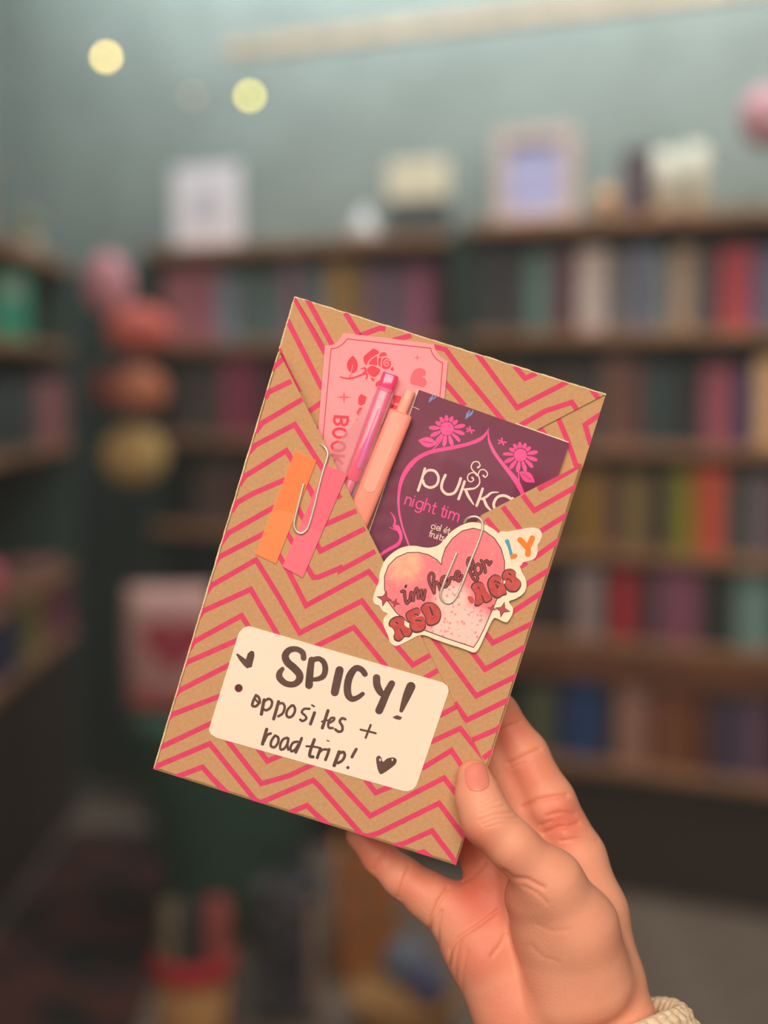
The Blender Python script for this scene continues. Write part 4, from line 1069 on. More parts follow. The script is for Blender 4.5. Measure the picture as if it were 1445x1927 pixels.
# holographic print: pink field, pale star-dusted patch, golden glints put into the colour
def nodes_heart():
    nt = m_hp.node_tree; N = nt.nodes; L = nt.links; b = N['Principled BSDF']
    b.inputs['Roughness'].default_value = .3; b.inputs['Specular IOR Level'].default_value = .5
    tc = N.new('ShaderNodeTexCoord')
    def dist(p, r0, r1):
        vm = N.new('ShaderNodeVectorMath'); vm.operation = 'DISTANCE'; L.new(tc.outputs['Object'], vm.inputs[0]); vm.inputs[1].default_value = p - hs.c
        mr = N.new('ShaderNodeMapRange'); L.new(vm.outputs['Value'], mr.inputs[0]); mr.inputs[1].default_value = r0; mr.inputs[2].default_value = r1
        mr.inputs[3].default_value = 1; mr.inputs[4].default_value = 0; mr.interpolation_type = 'SMOOTHSTEP'
        return mr.outputs[0]
    def mix(a, bcol, f):
        m = N.new('ShaderNodeMix'); m.data_type = 'RGBA'; L.new(f, m.inputs[0])
        if isinstance(a, tuple): m.inputs[6].default_value = a
        else: L.new(a, m.inputs[6])
        if isinstance(bcol, tuple): m.inputs[7].default_value = bcol
        else: L.new(bcol, m.inputs[7])
        return m.outputs[2]
    def math_(op, a, v):
        m = N.new('ShaderNodeMath'); m.operation = op; L.new(a, m.inputs[0])
        if isinstance(v, (int, float)): m.inputs[1].default_value = v
        else: L.new(v, m.inputs[1])
        m.use_clamp = True
        return m.outputs[0]
    nz = N.new('ShaderNodeTexNoise'); nz.inputs['Scale'].default_value = 260; L.new(tc.outputs['Object'], nz.inputs['Vector'])
    n2 = N.new('ShaderNodeTexNoise'); n2.inputs['Scale'].default_value = 1100; L.new(tc.outputs['Object'], n2.inputs['Vector'])
    vo = N.new('ShaderNodeTexVoronoi'); vo.inputs['Scale'].default_value = 520; L.new(tc.outputs['Object'], vo.inputs['Vector'])
    pink = mix(rgb(250, 116, 134), rgb(255, 142, 150), nz.outputs['Fac'])
    dots = N.new('ShaderNodeMapRange'); L.new(vo.outputs['Distance'], dots.inputs[0]); dots.inputs[1].default_value = .22; dots.inputs[2].default_value = .36
    dots.inputs[3].default_value = 1; dots.inputs[4].default_value = 0
    pale = mix(rgb(255, 214, 206), rgb(240, 128, 142), math_('MULTIPLY', dots.outputs[0], .75))
    f1 = dist(pt(868, 1200, HF), .0105, .0165); f2 = dist(pt(850, 1130, HF), .004, .010); f3 = dist(pt(890, 1215, HF), .005, .0125)
    fm = math_('MAXIMUM', math_('MAXIMUM', f1, f2), f3)
    c = mix(pink, pale, fm)
    g = math_('MULTIPLY', dist(pt(760, 1062, HF), .002, .011), nz.outputs['Fac'])
    c = mix(c, rgb(255, 214, 160), math_('MULTIPLY', g, 1.3))
    sp = N.new('ShaderNodeMapRange'); L.new(n2.outputs['Fac'], sp.inputs[0]); sp.inputs[1].default_value = .60; sp.inputs[2].default_value = .74
    c = mix(c, rgb(255, 190, 186), math_('MULTIPLY', sp.outputs[0], .6))
    L.new(c, b.inputs['Base Color'])
nodes_heart()
hprint = hs.part('printed_heart', mb, m_hp, parent=ho)
mb = MB(); stroke(mb, HEART + [HEART[0]], 1.5, HF + .46, smooth=False, caps=False)
hs.part('heart_outline', mb, mat('outline_brown', rgb(112, 50, 52), .6), parent=ho)
m_lr = mat('letter_red', rgb(196, 62, 66), .35, .1, 500, c2=rgb(214, 84, 78), spec=.5)
m_lo = mat('letter_outline', rgb(84, 60, 62), .5, .2, 400)
m_sc = mat('script_brown', rgb(80, 40, 42), .5, .1, 400)
m_sr = mat('script_rose', rgb(158, 74, 80), .5, .1, 400)
BL = [('M2', [(362, 790), (390, 730), (470, 682), (560, 680), (608, 720), (600, 800), (640, 850), (715, 870), (728, 930), (680, 1000), (612, 1000), (570, 1040), (520, 1072), (455, 1050), (436, 990), (452, 930), (424, 865), (372, 835)]),
      ('M2', [(632, 640), (680, 590), (800, 540), (848, 570), (856, 625), (810, 650), (768, 655), (812, 684), (890, 680), (938, 760), (938, 850), (890, 910), (790, 932), (722, 900), (692, 830), (690, 770), (645, 720)]),
      ('M2', [(872, 540), (930, 472), (1020, 456), (1110, 490), (1170, 570), (1188, 670), (1150, 770), (1060, 818), (985, 816), (952, 760), (932, 670), (892, 610)]),
      ('M3', [(332, 880), (390, 862), (438, 910), (430, 978), (380, 975)]),
      ('M3', [(402, 720), (430, 662), (510, 632), (580, 660), (620, 740), (650, 800), (718, 862), (720, 920), (642, 968), (592, 958), (560, 990), (500, 1020), (455, 1000), (464, 920), (462, 830), (424, 770)]),
      ('M3', [(662, 680), (692, 580), (780, 522), (858, 550), (878, 610), (850, 650), (918, 660), (955, 770), (958, 830), (900, 848), (840, 888), (772, 878), (704, 810)]),
      ('M3', [(892, 530), (940, 452), (1040, 432), (1108, 480), (1110, 550), (1180, 620), (1188, 700), (1130, 778), (1040, 792), (974, 760), (934, 680), (960, 620), (905, 590)])]
mo = MB(); mr = MB(); ms = MB()
for k, (cr, p) in enumerate(BL):
    q = catmull(T(cr, p), 4, True); cx_ = sum(a for a, b in q) / len(q); cy_ = sum(b for a, b in q) / len(q)
    hk = HF + .50 + .03 * k
    if k != 3: face_poly(mo, [(cx_ + (a - cx_) * 1.05 - .5, cy_ + (b - cy_) * 1.05 + .5) for a, b in q], hk)
    face_poly(mr, [(cx_ + (a - cx_) * .94, cy_ + (b - cy_) * .94) for a, b in q], hk + .012)
for cr, p, w_ in [('M2', [(470, 770), (495, 790)], 20), ('M2', [(535, 880), (560, 925), (590, 985)], 20), ('M2', [(765, 645), (800, 650), (825, 660)], 20), ('M2', [(785, 742), (830, 738), (872, 750)], 18), ('M2', [(1005, 530), (1030, 580), (1052, 650)], 26),
                  ('M3', [(505, 715), (525, 745)], 18), ('M3', [(560, 850), (585, 905), (600, 955)], 20), ('M3', [(770, 625), (820, 640), (850, 655)], 22), ('M3', [(795, 690), (820, 705), (815, 730)], 26), ('M3', [(1000, 500), (1030, 525)], 22), ('M3', [(960, 590), (1010, 600), (1040, 640)], 20)]:
    stroke(ms, T(cr, p), W(cr, w_), HF + .76)
hs.part('bubble_letter_outline', mo, m_lo, parent=ho); hs.part('bubble_letters', mr, m_lr, parent=ho); hs.part('letter_slits', ms, m_lo, parent=ho)
SCR = [[(112, 818), (150, 815), (155, 880), (168, 950), (190, 978), (212, 940)], [(222, 950), (232, 880), (240, 832), (256, 846), (270, 950), (280, 870), (312, 778), (328, 800), (342, 918), (352, 850), (378, 800), (390, 890), (412, 922), (432, 800)],
       [(556, 838), (525, 770), (490, 690), (485, 610), (518, 566), (550, 600), (545, 690), (556, 838), (560, 740), (585, 690), (615, 720), (640, 800)],
       [(648, 700), (710, 670), (722, 625), (690, 612), (655, 650), (660, 725), (705, 755), (755, 700), (775, 640)], [(720, 750), (765, 660), (790, 625), (830, 650)],
       [(832, 620), (885, 605), (898, 560), (870, 545), (845, 580), (850, 640), (895, 672), (930, 600)],
       [(1062, 520), (1085, 430), (1060, 370), (1025, 370), (1010, 430), (1040, 540), (1080, 630), (1120, 665), (1148, 640), (1130, 590), (1090, 580)],
       [(1150, 440), (1110, 480), (1115, 550), (1155, 580), (1195, 540), (1190, 470), (1150, 440)], [(1195, 395), (1225, 440), (1245, 500), (1250, 555)], [(1205, 490), (1240, 420), (1275, 400), (1300, 450), (1330, 412)]]
ma = MB(); mc = MB()
for p in SCR:
    stroke(ma, T('M4', p), W('M4', 43), HF + .50); stroke(mc, T('M4', p), W('M4', 21), HF + .57)
disc(ma, *T('M4', [(170, 746)])[0], W('M4', 16), HF + .5, W('M4', 28), 12, .4)
hs.part('script_outline', ma, m_sc, parent=ho); hs.part('script_lettering', mc, m_sr, parent=ho)
for cr, x, y_, r in (('M2', 285, 395, 120), ('M2', 455, 465, 78), ('M3', 728, 1066, 72), ('M3', 897, 1082, 118)):
    q = T(cr, [(x, y_)])[0]
    hs.part('star_outline', star4(MB(), *q, W(cr, r * 1.1), HF + .50, rot=.25, k=.38), m_sc, parent=ho)
    hs.part('printed_star', star4(MB(), *q, W(cr, r * .92), HF + .52, rot=.25, k=.38), mat('star_red', rgb(190, 78, 84), .5), parent=ho)

# hand-lettered white label
LB = T('K7', [(450, 46), (395, 66), (350, 112), (330, 160)]) + T('K7', [(30, 1130), (18, 1180), (40, 1225), (100, 1262)]) + T('K8', [(880, 1548), (930, 1552), (985, 1530), (1020, 1490)]) + T('K8', [(1340, 560), (1358, 500), (1345, 450), (1300, 415)])
lab = Thing('label', 620, 1335, HF, 'white label hand-lettered in dark marker on the lower half of the parcel', 'label')
lo_ = lab.part('card', slab(MB(), LB, HF + .08, HF + .3), mat('label_paper', rgb(255, 236, 218), .6, .015, 30))
m_ink = mat('marker_ink', rgb(92, 66, 62), .6, .12, 120, c2=rgb(108, 80, 72))
mb = MB(); HL = HF + .34
def k7(p, w_, **k): stroke(mb, T('K7', p), [W('K7', q) for q in w_] if isinstance(w_, (list, tuple)) else W('K7', w_), HL, **k)
def k8(p, w_, **k): stroke(mb, T('K8', p), [W('K8', q) for q in w_] if isinstance(w_, (list, tuple)) else W('K8', w_), HL, **k)
def k4(p, w_, **k): stroke(mb, T('K4', p), W('K4', w_), HL, **k)
face_poly(mb, T('K7', [(312, 354), (330, 345), (420, 408), (440, 345), (478, 314), (508, 325), (514, 370), (484, 492), (432, 508), (398, 478), (350, 420)]), HL)
k7([(1048, 395), (1035, 335), (970, 298), (890, 310), (848, 370), (872, 440), (940, 500), (1000, 570), (998, 635), (940, 680), (855, 672), (790, 615), (785, 560), (818, 512)], [62, 62, 60, 70, 78, 82, 84, 82, 76, 66, 66, 72, 66, 44])
k7([(1134, 415), (1118, 540), (1106, 690)], [70, 78, 84], caps=True); k7([(1140, 420), (1210, 402), (1265, 440), (1284, 515), (1262, 590), (1205, 622), (1150, 628)], [60, 56, 60, 64, 62, 52, 44])
k8([(216, 285), (190, 400), (166, 515)], [86, 88, 84]); k8([(482, 325), (445, 278), (385, 265), (328, 335), (300, 435), (304, 535), (345, 585), (405, 570), (458, 532)], [60, 62, 66, 78, 78, 76, 62, 52, 44])
k8([(603, 365), (608, 440), (640, 510), (672, 545)], [78, 78, 70, 50]); k8([(762, 425), (705, 530), (668, 620), (630, 705)], [70, 78, 80, 82])
k8([(962, 455), (925, 540), (890, 630), (862, 706)], [96, 88, 66, 42]); face_poly(mb, T('K8', [(768, 775), (820, 754), (872, 778), (850, 806), (800, 796)]), HL)
k7([(530, 800), (500, 860), (490, 912), (530, 918), (568, 870), (558, 820), (528, 800)], 30); k7([(515, 835), (545, 870), (575, 880)], 22)
k7([(618, 850), (602, 930), (588, 1005)], 36); k7([(622, 866), (668, 838), (704, 870), (690, 930), (645, 962), (612, 952)], 28)
k7([(775, 870), (750, 960), (722, 1056)], 36); k7([(782, 890), (822, 888), (842, 930), (820, 995), (772, 1028)], 28)
k7([(922, 910), (878, 950), (860, 1005), (885, 1040), (930, 1020), (955, 960), (940, 915), (915, 912)], 28)
k7([(1112, 948), (1055, 948), (1028, 985), (1065, 1022), (1076, 1055), (1036, 1080), (1010, 1064)], 26)
k7([(1166, 990), (1145, 1050), (1122, 1112)], 34); k7([(1138, 906), (1162, 922)], 20)
k8([(95, 708), (65, 800), (36, 888)], 34); k8([(30, 822), (70, 812), (112, 806)], 20); k8([(98, 840), (150, 812), (160, 785), (125, 788), (98, 840), (105, 885), (145, 890)], 26)
k8([(276, 798), (242, 788), (218, 822), (244, 868), (242, 915), (206, 928), (172, 904)], 28)
k8([(436, 906), (520, 925), (594, 944)], 22); k8([(541, 858), (515, 925), (489, 990)], 24)
k7([(646, 1170), (622, 1250), (600, 1330)], 36); k7([(618, 1300), (650, 1235), (690, 1215)], 28)
k7([(735, 1240), (698, 1295), (692, 1350), (730, 1365), (768, 1318), (772, 1262), (738, 1238)], 28)
k7([(868, 1262), (825, 1280), (795, 1335), (798, 1388), (838, 1378), (872, 1325), (882, 1270)], 28); k7([(882, 1268), (872, 1330), (880, 1392)], 26)
k7([(985, 1305), (935, 1315), (905, 1365), (915, 1408), (955, 1390), (990, 1335)], 28); k7([(1026, 1268), (995, 1350), (962, 1420)], 32)
k4([(1250, 128), (1222, 205), (1215, 250), (1240, 258)], 24); k4([(1190, 178), (1240, 180), (1290, 190)], 16)
k4([(1296, 195), (1282, 235), (1272, 265)], 22); k4([(1278, 238), (1310, 205), (1345, 202)], 18); k4([(1362, 202), (1348, 245), (1334, 280)], 22); k4([(1346, 134), (1360, 139)], 9)
k8([(212, 1140), (186, 1210), (160, 1280)], 38); k8([(218, 1152), (258, 1142), (270, 1180), (245, 1228), (200, 1255)], 30)
k8([(390, 1112), (368, 1150), (346, 1192)], 32); disc(mb, *T('K8', [(303, 1303)])[0], W('K8', 17), HL)
face_poly(mb, catmull(T('K8', [(598, 1208), (625, 1178), (652, 1198), (670, 1242), (715, 1208), (775, 1197), (812, 1218), (800, 1268), (735, 1322), (660, 1370), (632, 1360), (610, 1300)]), 4, True), HL)
lab.part('handwriting', mb, m_ink, parent=lo_)
mb = disc(MB(), *T('K7', [(341, 722)])[0], W('K7', 44), HL); lab.part('ink_dot', mb, mat('dark_red_dot', rgb(104, 44, 50), .6), parent=lo_)
mb = MB(); disc(mb, *T('K8', [(640, 1222)])[0], W('K8', 9), HL + .08, W('K8', 15)); disc(mb, *T('K8', [(768, 1222)])[0], W('K8', 8), HL + .08, W('K8', 12)); 
lab.part('paper_gaps', mb, MATS['label_paper'], parent=lo_)

# ------------------------------------------------------------------ the hand: one continuous surface from a blended skeleton
def J(px, py, h): 
    v = pt(px, py, h); return np.array([v.x * 1000, v.y * 1000, v.z * 1000], dtype=np.float32)
def smin(a, b, k):
    h = np.clip(.5 + .5 * (b - a) / k, 0, 1)
    return b * (1 - h) + a * h - k * h * (1 - h)
def cone(P, a, ra, b, rb):
    ab = b - a; t = np.clip(((P - a) @ ab) / float(ab @ ab), 0, 1)
    return np.linalg.norm(P - (a + t[..., None] * ab), axis=-1) - (ra + t * (rb - ra))
def chain(P, ch, k):
    d = None
    for (x0, y0, h0, r0), (x1, y1, h1, r1) in zip(ch[:-1], ch[1:]):
        c = cone(P, J(x0, y0, h0), r0, J(x1, y1, h1), r1)
        d = c if d is None else smin(d, c, k)
    return d
THUMB = [(891, 1461, 9.0, 6.8), (900, 1502, 11.6, 8.3), (917, 1545, 13.4, 9.4), (965, 1592, 13.5, 9.2), (1035, 1660, 8, 12.5), (1085, 1745, 0, 16), (1110, 1845, -8, 18)]
THEN = [(1000, 1690, 0, 11), (1028, 1750, -5, 13), (1060, 1870, -9, 16)]
INDEX = [(1083, 1615, -26, 12.5), (1034, 1508, -28, 10.4), (988, 1420, -31.5, 9.4), (938, 1342, -32.5, 8.0), (890, 1280, -32, 7.0)]
MIDDLE = [(1010, 1600, -30, 12), (962, 1482, -35, 9.6), (905, 1380, -35.5, 9), (850, 1300, -34, 7.6)]
RING = [(930, 1640, -29, 11.5), (880, 1562, -34, 9.6), (800, 1450, -34, 8.6), (750, 1380, -32, 7.6)]
PINKY = [(842, 1710, -25, 10.6), (806, 1686, -25, 9.6), (757, 1651, -25.5, 8.2), (714, 1614, -29, 7.0), (674, 1572, -29.5, 5.4)]
PALM = [[(1083, 1615, -26, 12.5), (1112, 1720, -22, 15), (1132, 1850, -19, 17.5), (1152, 1925, -18, 17.5), (1250, 2190, -18, 19)],
        [(1010, 1600, -30, 12), (1075, 1850, -24, 18)], [(930, 1640, -29, 12), (1010, 1860, -23, 18)],
        [(842, 1710, -25, 11), (908, 1778, -23, 16.6), (972, 1900, -20, 18), (1060, 2150, -18, 20)], [(1060, 1880, -20, 19), (1150, 2150, -18, 22)]]
def hand_sdf(P):
    d = None
    for ch in PALM:
        c = chain(P, ch, 4); d = c if d is None else smin(d, c, 9)
    for ch in (INDEX, MIDDLE, RING, PINKY): d = smin(d, chain(P, ch, 3.5), 3.2)
    th = smin(chain(P, THUMB, 5), chain(P, THEN, 5), 8)
    return smin(d, th, 3.6)
def surface_nets(lo, hi, st):
    ax = [np.arange(lo[i], hi[i], st, dtype=np.float32) for i in range(3)]
    D = np.empty((len(ax[0]), len(ax[1]), len(ax[2])), np.float32)
    yy, zz = np.meshgrid(ax[1], ax[2], indexing='ij')
    B = 12
    for i in range(0, len(ax[0]), B):
        xs = ax[0][i:i+B]
        P = np.stack([np.broadcast_to(xs[:, None, None], (len(xs),) + yy.shape), np.broadcast_to(yy, (len(xs),) + yy.shape), np.broadcast_to(zz, (len(xs),) + yy.shape)], -1)
        D[i:i+B] = hand_sdf(P)
    n = np.array(D.shape) - 1
    acc = np.zeros(tuple(n) + (3,), np.float32); cnt = np.zeros(tuple(n), np.float32)
    cor = [(i, j, k) for i in (0, 1) for j in (0, 1) for k in (0, 1)]
    def sl(c): return D[c[0]:c[0]+n[0], c[1]:c[1]+n[1], c[2]:c[2]+n[2]]
    for a in cor:
        for ax_ in range(3):
            if a[ax_]: continue
            b = list(a); b[ax_] = 1
            da, db = sl(a), sl(b); m = (da < 0) != (db < 0)
            t = np.where(m, da / np.where(m, da - db, 1), 0)
            for q in range(3):
                acc[..., q] += np.where(m, a[q] + (t if q == ax_ else 0), 0)
            cnt += m
    mask = cnt > 0; idx = -np.ones(tuple(n), np.int64); idx[mask] = np.arange(mask.sum())
    ijk = np.argwhere(mask); V = (ijk + acc[mask] / cnt[mask][:, None]) * st + np.array(lo)
    F = []
    s = D < 0
    for a in range(3):
        b, c = (a + 1) % 3, (a + 2) % 3
        s0 = [slice(None)] * 3; s1 = [slice(None)] * 3; s0[a] = slice(0, -1); s1[a] = slice(1, None)
        e = s[tuple(s0)] != s[tuple(s1)]; e_in = s[tuple(s0)]
        pts = np.argwhere(e)
        ok = (pts[:, b] > 0) & (pts[:, c] > 0) & (pts[:, b] < n[b]) & (pts[:, c] < n[c]); pts = pts[ok]
        flip = e_in[tuple(pts.T)]
        def g(db, dc):
            q = pts.copy(); q[:, b] -= db; q[:, c] -= dc; return idx[tuple(q.T)]
        q = np.stack([g(1, 1), g(0, 1), g(0, 0), g(1, 0)], 1)
        q[~flip] = q[~flip][:, ::-1]; F.append(q)
    return V, np.concatenate(F)
lo = J(1290, 2140, 0); 
V, Fq = surface_nets((-24.0, -276.0, -48.0), (140.0, -50.0, 28.0), 0.9)
# light relaxation, then skin creases pressed into the camera-facing surface
def vnormals(V, F):
    n = np.cross(V[F[:, 2]] - V[F[:, 0]], V[F[:, 3]] - V[F[:, 1]]); N_ = np.zeros_like(V)
    for k in range(4): np.add.at(N_, F[:, k], n)
    return N_ / np.maximum(np.linalg.norm(N_, axis=1, keepdims=True), 1e-9)
def relax(V, F, it, lam=.5):
    e = np.concatenate([F[:, [0, 1]], F[:, [1, 2]], F[:, [2, 3]], F[:, [3, 0]]]); e = np.concatenate([e, e[:, ::-1]])
    deg = np.bincount(e[:, 0], minlength=len(V))[:, None]
    for _ in range(it):
        S = np.zeros_like(V); np.add.at(S, e[:, 0], V[e[:, 1]]); V = V + lam * (S / np.maximum(deg, 1) - V)
    return V
V = relax(V, Fq, 3)
# subdivide each quad once so that the creases have enough vertices
def subdivide(V, F):
    ek = {}; nv = len(V)
    e = np.concatenate([F[:, [0, 1]], F[:, [1, 2]], F[:, [2, 3]], F[:, [3, 0]]]); es = np.sort(e, 1)
    u, inv = np.unique(es, axis=0, return_inverse=True); inv = inv.ravel()
    mid = (V[u[:, 0]] + V[u[:, 1]]) / 2; cen = V[F].mean(1)
    m = len(F); a, b, c, d = (nv + inv[i*m:(i+1)*m] for i in range(4)); q = nv + len(u) + np.arange(m)
    F2 = np.concatenate([np.stack([F[:, 0], a, q, d], 1), np.stack([a, F[:, 1], b, q], 1), np.stack([q, b, F[:, 2], c], 1), np.stack([d, q, c, F[:, 3]], 1)])
    return np.concatenate([V, mid, cen]), F2
V, Fq = subdivide(V, Fq)
V = relax(V, Fq, 2)
PX = np.stack([CX + V[:, 0] * FPX / (DP * 1000 - V[:, 2]), CY - V[:, 1] * FPX / (DP * 1000 - V[:, 2])], 1)
NV = vnormals(V, Fq); NV = -NV if (NV * (V - V.mean(0))).sum() < 0 else NV
def seg_d(P, a, b):
    a = np.array(a, float); b = np.array(b, float); ab = b - a; t = np.clip(((P - a) @ ab) / (ab @ ab), 0, 1)
    return np.linalg.norm(P - (a + t[:, None] * ab), axis=1)
CREASE = [  # (pixel polyline, depth mm, width px, min h, max h)
 ([(940, 1376), (957, 1367), (976, 1360)], .55, 4, -60, -15), ([(958, 1437), (985, 1424), (1015, 1410)], .6, 4.5, -60, -15), ([(962, 1445), (985, 1435)], .3, 4, -60, -15),
 ([(985, 1519), (1010, 1506), (1040, 1500), (1066, 1497)], 1.0, 5, -60, -10), ([(1024, 1568), (1050, 1557), (1070, 1556), (1088, 1549)], .7, 4.5, -60, -5), ([(1030, 1534), (1055, 1528), (1080, 1532)], .4, 4, -60, -8),
 ([(1056, 1582), (1090, 1578), (1124, 1580)], .5, 4, -60, 0), ([(1020, 1552), (1036, 1545)], .4, 4, -60, -8),
 ([(903, 1531), (925, 1521), (948, 1517)], .30, 3, 0, 40), ([(906, 1521), (922, 1512), (936, 1508)], .25, 3, 0, 40), ([(900, 1544), (928, 1533), (962, 1529)], .35, 3, 0, 40), ([(908, 1551), (935, 1541), (972, 1539)], .3, 3, 0, 40), ([(903, 1512), (922, 1504)], .2, 3, 0, 40),
 ([(912, 1558), (945, 1549), (985, 1548)], .22, 3, 0, 40),
 ([(950, 1642), (965, 1653), (992, 1655), (1022, 1670)], .55, 5, -8, 40), ([(946, 1640), (948, 1690), (952, 1740), (966, 1810), (980, 1870), (992, 1930)], .35, 9, -40, 20), ([(985, 1668), (1010, 1680), (1030, 1700)], .3, 4, -8, 40),
 ([(702, 1636), (714, 1618), (728, 1601)], .5, 3.6, -60, 0), ([(749, 1688), (760, 1655), (770, 1630)], .55, 3.8, -60, 0), ([(757, 1690), (766, 1660)], .25, 3, -60, 0),
 ([(806, 1756), (811, 1728), (826, 1695), (842, 1671)], .8, 4, -60, 0), ([(824, 1784), (824, 1745), (830, 1715)], .5, 3.6, -60, 0), ([(843, 1816), (848, 1787), (863, 1765), (908, 1735), (936, 1713)], .8, 4, -60, 0),
 ([(925, 1798), (940, 1780), (950, 1760)], .5, 4, -60, 0), ([(857, 1840), (860, 1800), (866, 1770)], .3, 4, -60, 0), ([(870, 1660), (890, 1650), (912, 1625)], .6, 4, -60, -8), ([(868, 1880), (872, 1830), (880, 1790)], .25, 4, -60, 0),
 ([(1000, 1780), (1020, 1800), (1050, 1810)], .18, 5, -30, 40), ([(1010, 1740), (1040, 1752), (1070, 1750)], .15, 5, -30, 40)]
front = np.clip(NV[:, 2] * 2.5, 0, 1)
red = np.zeros(len(V))
for pl, dep, wd, h0, h1 in CREASE:
    near = (np.abs(PX[:, 0] - np.mean([p[0] for p in pl])) < 160) & (np.abs(PX[:, 1] - np.mean([p[1] for p in pl])) < 170) & (V[:, 2] > h0) & (V[:, 2] < h1)
    ii = np.where(near)[0]
    if not len(ii): continue
    d = np.min([seg_d(PX[ii], a, b) for a, b in zip(pl[:-1], pl[1:])], axis=0)
    V[ii] -= NV[ii] * (dep * np.exp(-(d / wd) ** 2) * front[ii])[:, None]
    red[ii] = np.maximum(red[ii], .42 * np.exp(-(d / (wd * 1.5)) ** 2) * min(1, dep))
# fleshy pads between the creases and nail bed hollow
def bumpat(px, py, h0, h1, r, amt):
    d = np.hypot(PX[:, 0] - px, PX[:, 1] - py); k = (V[:, 2] > h0) & (V[:, 2] < h1)
    V[k] += NV[k] * (amt * np.exp(-(d[k] / r) ** 2) * front[k])[:, None]
for q in [(1018, 1535, -60, -8, 22, 1.2), (1062, 1520, -60, -8, 20, .9), (1065, 1572, -60, -5, 18, .9), (890, 1690, -60, 0, 30, 1.2), (905, 1820, -60, 0, 45, 1.3), (1005, 1460, -60, -15, 30, .7), (790, 1680, -60, 0, 22, .5)]: bumpat(*q)
for (px, py, r, a) in [(700, 1610, 60, .6), (775, 1665, 55, .45), (960, 1370, 60, .6), (1000, 1450, 60, .5), (890, 1460, 40, .35), (900, 1690, 75, .85), (900, 1800, 70, .6), (950, 1900, 70, .45), (1060, 1545, 50, .8), (880, 1600, 50, .8)]:  # skin flush, deepened on palm and fingers with their shade put in
    d = np.hypot(PX[:, 0] - px, PX[:, 1] - py); red = np.maximum(red, a * np.exp(-(d / r) ** 2))
cH = np.array(J(1000, 1750, -20))
me = bpy.data.meshes.new('hand')
me.from_pydata(((V - cH) * .001).tolist(), [], Fq.tolist()); me.update()
me.polygons.foreach_set('use_smooth', [True] * len(me.polygons))
at = me.attributes.new('redness_shade', 'FLOAT', 'POINT'); at.data.foreach_set('value', red.astype(np.float32))
hand = bpy.data.objects.new('person', me); COL.objects.link(hand)
hand.matrix_world = FRAME @ Matrix.Translation(Vector(cH * .001))
tag(hand, "person's right hand in a cream knit cuff, thumb pressing the parcel's front", 'person')
bmn = bmesh.new(); bmn.from_mesh(me); bmesh.ops.recalc_face_normals(bmn, faces=bmn.faces[:]); bmn.to_mesh(me); bmn.free()
ms_ = bpy.data.materials.new('skin'); ms_.use_nodes = True
nt = ms_.node_tree; N = nt.nodes; L = nt.links; b = N['Principled BSDF']
tc = N.new('ShaderNodeTexCoord'); nz = N.new('ShaderNodeTexNoise'); nz.inputs['Scale'].default_value = 55; nz.inputs['Detail'].default_value = 3; L.new(tc.outputs['Object'], nz.inputs['Vector'])
m1 = N.new('ShaderNodeMix'); m1.data_type = 'RGBA'; L.new(nz.outputs['Fac'], m1.inputs[0]); m1.inputs[6].default_value = rgb(240, 160, 132); m1.inputs[7].default_value = rgb(250, 182, 152)
a1 = N.new('ShaderNodeAttribute'); a1.attribute_name = 'redness_shade'
m2 = N.new('ShaderNodeMix'); m2.data_type = 'RGBA'; L.new(a1.outputs['Fac'], m2.inputs[0]); L.new(m1.outputs[2], m2.inputs[6]); m2.inputs[7].default_value = rgb(222, 108, 88)
L.new(m2.outputs[2], b.inputs['Base Color'])
b.inputs['Roughness'].default_value = .5; b.inputs['Specular IOR Level'].default_value = .35
b.inputs['Subsurface Weight'].default_value = .25; b.inputs['Subsurface Radius'].default_value = (1, .35, .2); b.inputs['Subsurface Scale'].default_value = .0025
vo = N.new('ShaderNodeTexVoronoi'); vo.inputs['Scale'].default_value = 900; L.new(tc.outputs['Object'], vo.inputs['Vector'])
bp = N.new('ShaderNodeBump'); bp.inputs['Strength'].default_value = .12; bp.inputs['Distance'].default_value = .0006; L.new(vo.outputs['Distance'], bp.inputs['Height']); L.new(bp.outputs['Normal'], b.inputs['Normal'])
me.materials.append(ms_)
# thumb nail, laid onto the finger surface
def surf_h(X, Y, h0=30, h1=-2):
    zs = np.arange(h0, h1, -.04, dtype=np.float32)
    P = np.stack([np.repeat(X[:, None], len(zs), 1), np.repeat(Y[:, None], len(zs), 1), np.repeat(zs[None], len(X), 0)], -1).astype(np.float32)
    d = hand_sdf(P); k = np.argmax(d < 0, axis=1); return np.where((d < 0).any(1), zs[k], 6.0).astype(np.float32)
nu, nv = 26, 26; pxs = []
c00, c10, c01, c11 = (870, 1443), (913, 1433), (878, 1489), (926, 1481)
for j in range(nv + 1):
    for i in range(nu + 1):
        u, v = i/nu*2 - 1, j/nv*2 - 1
        rr = 1.0
        uu = u * math.sqrt(1 - .42*v*v); vv = v * math.sqrt(1 - .42*u*u); uu = (uu/ .80 if False else uu) * .5 + .5; vv = vv * .5 + .5
        pxs.append(((c00[0]*(1-uu) + c10[0]*uu) * (1-vv) + (c01[0]*(1-uu) + c11[0]*uu) * vv, (c00[1]*(1-uu) + c10[1]*uu) * (1-vv) + (c01[1]*(1-uu) + c11[1]*uu) * vv))
pxs = np.array(pxs); k_ = (DP*1000 - 15) / FPX
X = ((pxs[:, 0] - CX) * k_).astype(np.float32); Y = (-(pxs[:, 1] - CY) * k_).astype(np.float32); Z = surf_h(X, Y)
zz = Z.reshape(nv + 1, nu + 1).copy()
for _ in range(2): zz[1:-1, 1:-1] = (zz[1:-1, 1:-1] * 2 + zz[:-2, 1:-1] + zz[2:, 1:-1] + zz[1:-1, :-2] + zz[1:-1, 2:]) / 6
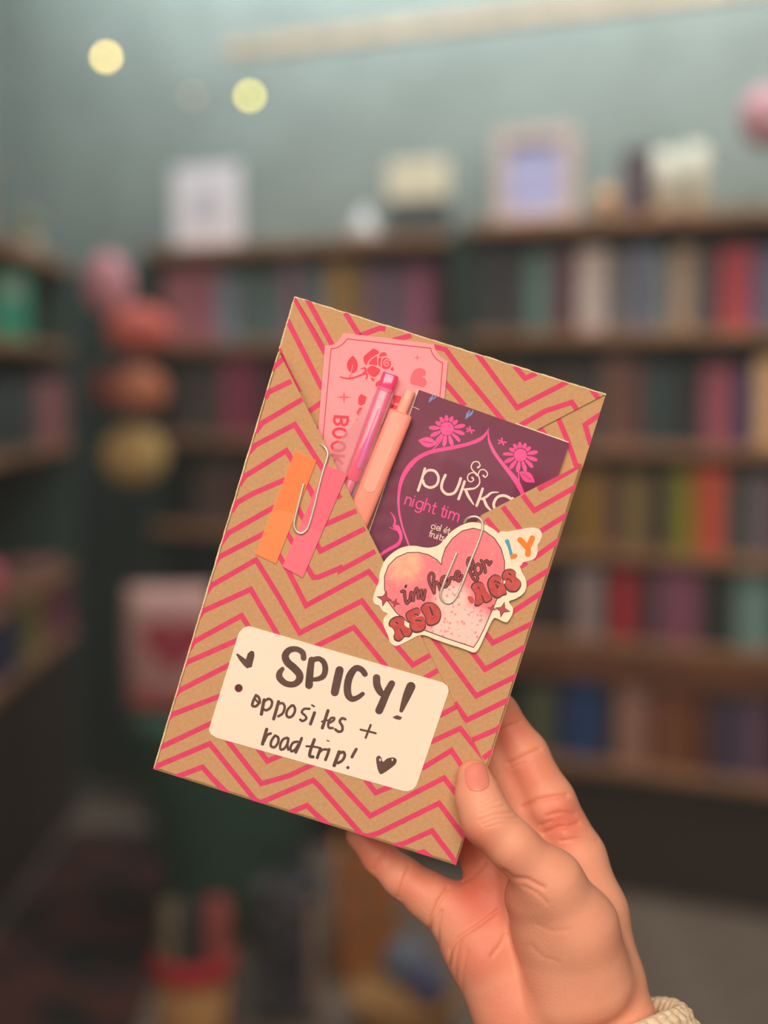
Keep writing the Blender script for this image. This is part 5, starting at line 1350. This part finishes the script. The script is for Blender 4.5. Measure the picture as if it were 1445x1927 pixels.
uu = np.linspace(-1, 1, nu + 1)
lift = .45 * np.ones_like(zz); lift[0] = lift[-1] = -.25; lift[:, 0] = lift[:, -1] = -.25
zz = zz + lift
vs = [((np.array([x, y_, z_]) - cH) * .001) for x, y_, z_ in zip(X, Y, zz.ravel())]
fs = [(j*(nu+1) + i, (j+1)*(nu+1) + i, (j+1)*(nu+1) + i + 1, j*(nu+1) + i + 1) for j in range(nv) for i in range(nu)]
nail = mesh_obj('thumbnail', [tuple(float(q) for q in v) for v in vs], fs, mat('nail', rgb(236, 140, 124), .22, .05, 60, spec=.5, coat=.3), hand, True)
# knitted cuff of the sweater
a0 = pt(1102, 1966, -18) ; dirv = (pt(1202, 2226, -18) - a0).normalized(); sd = Vector((0, 0, 1)).cross(dirv).normalized(); zv = Vector((0, 0, 1))
vs = []; fs = []; NU, NW_ = 240, 70
prof = []
for j in range(NW_ + 1):
    t = j / NW_
    if t < .22:
        a = math.pi * (t / .22); l = .004 - .006 * math.sin(a); r = -.0045 + .0045 * (1 - math.cos(a)) * .5 * 2
        prof.append((l, r - .002))
    else:
        q = (t - .22) / .78; prof.append((.004 + q * .075, .0025 + .004 * math.sin(min(1, q * 2.5) * math.pi * .5)))
for j, (l, r) in enumerate(prof):
    for i in range(NU):
        a = 2 * math.pi * i / NU
        knit = .0011 * abs(math.sin(a * 24)) + .0005 * math.sin(j * 1.35 + (1.6 if math.sin(a * 24) > 0 else 0))
        rx, rz = .0425 + r + knit, .031 + r + knit
        vs.append(a0 + dirv * (l - .010 * max(0, math.sin(a))) + sd * (rx * math.cos(a)) + zv * (rz * math.sin(a)))
for j in range(NW_):
    for i in range(NU):
        i2 = (i + 1) % NU; fs.append((j*NU + i, j*NU + i2, (j+1)*NU + i2, (j+1)*NU + i))
cv = Vector(cH * .001)
cuff = mesh_obj('sweater_cuff', [v - cv for v in vs], fs, mat('cream_wool', rgb(240, 214, 184), .95, .10, 500, bump=.4, bscale=1400, spec=.1), hand, True)
cuff['label'] = 'chunky cream knitted cuff'
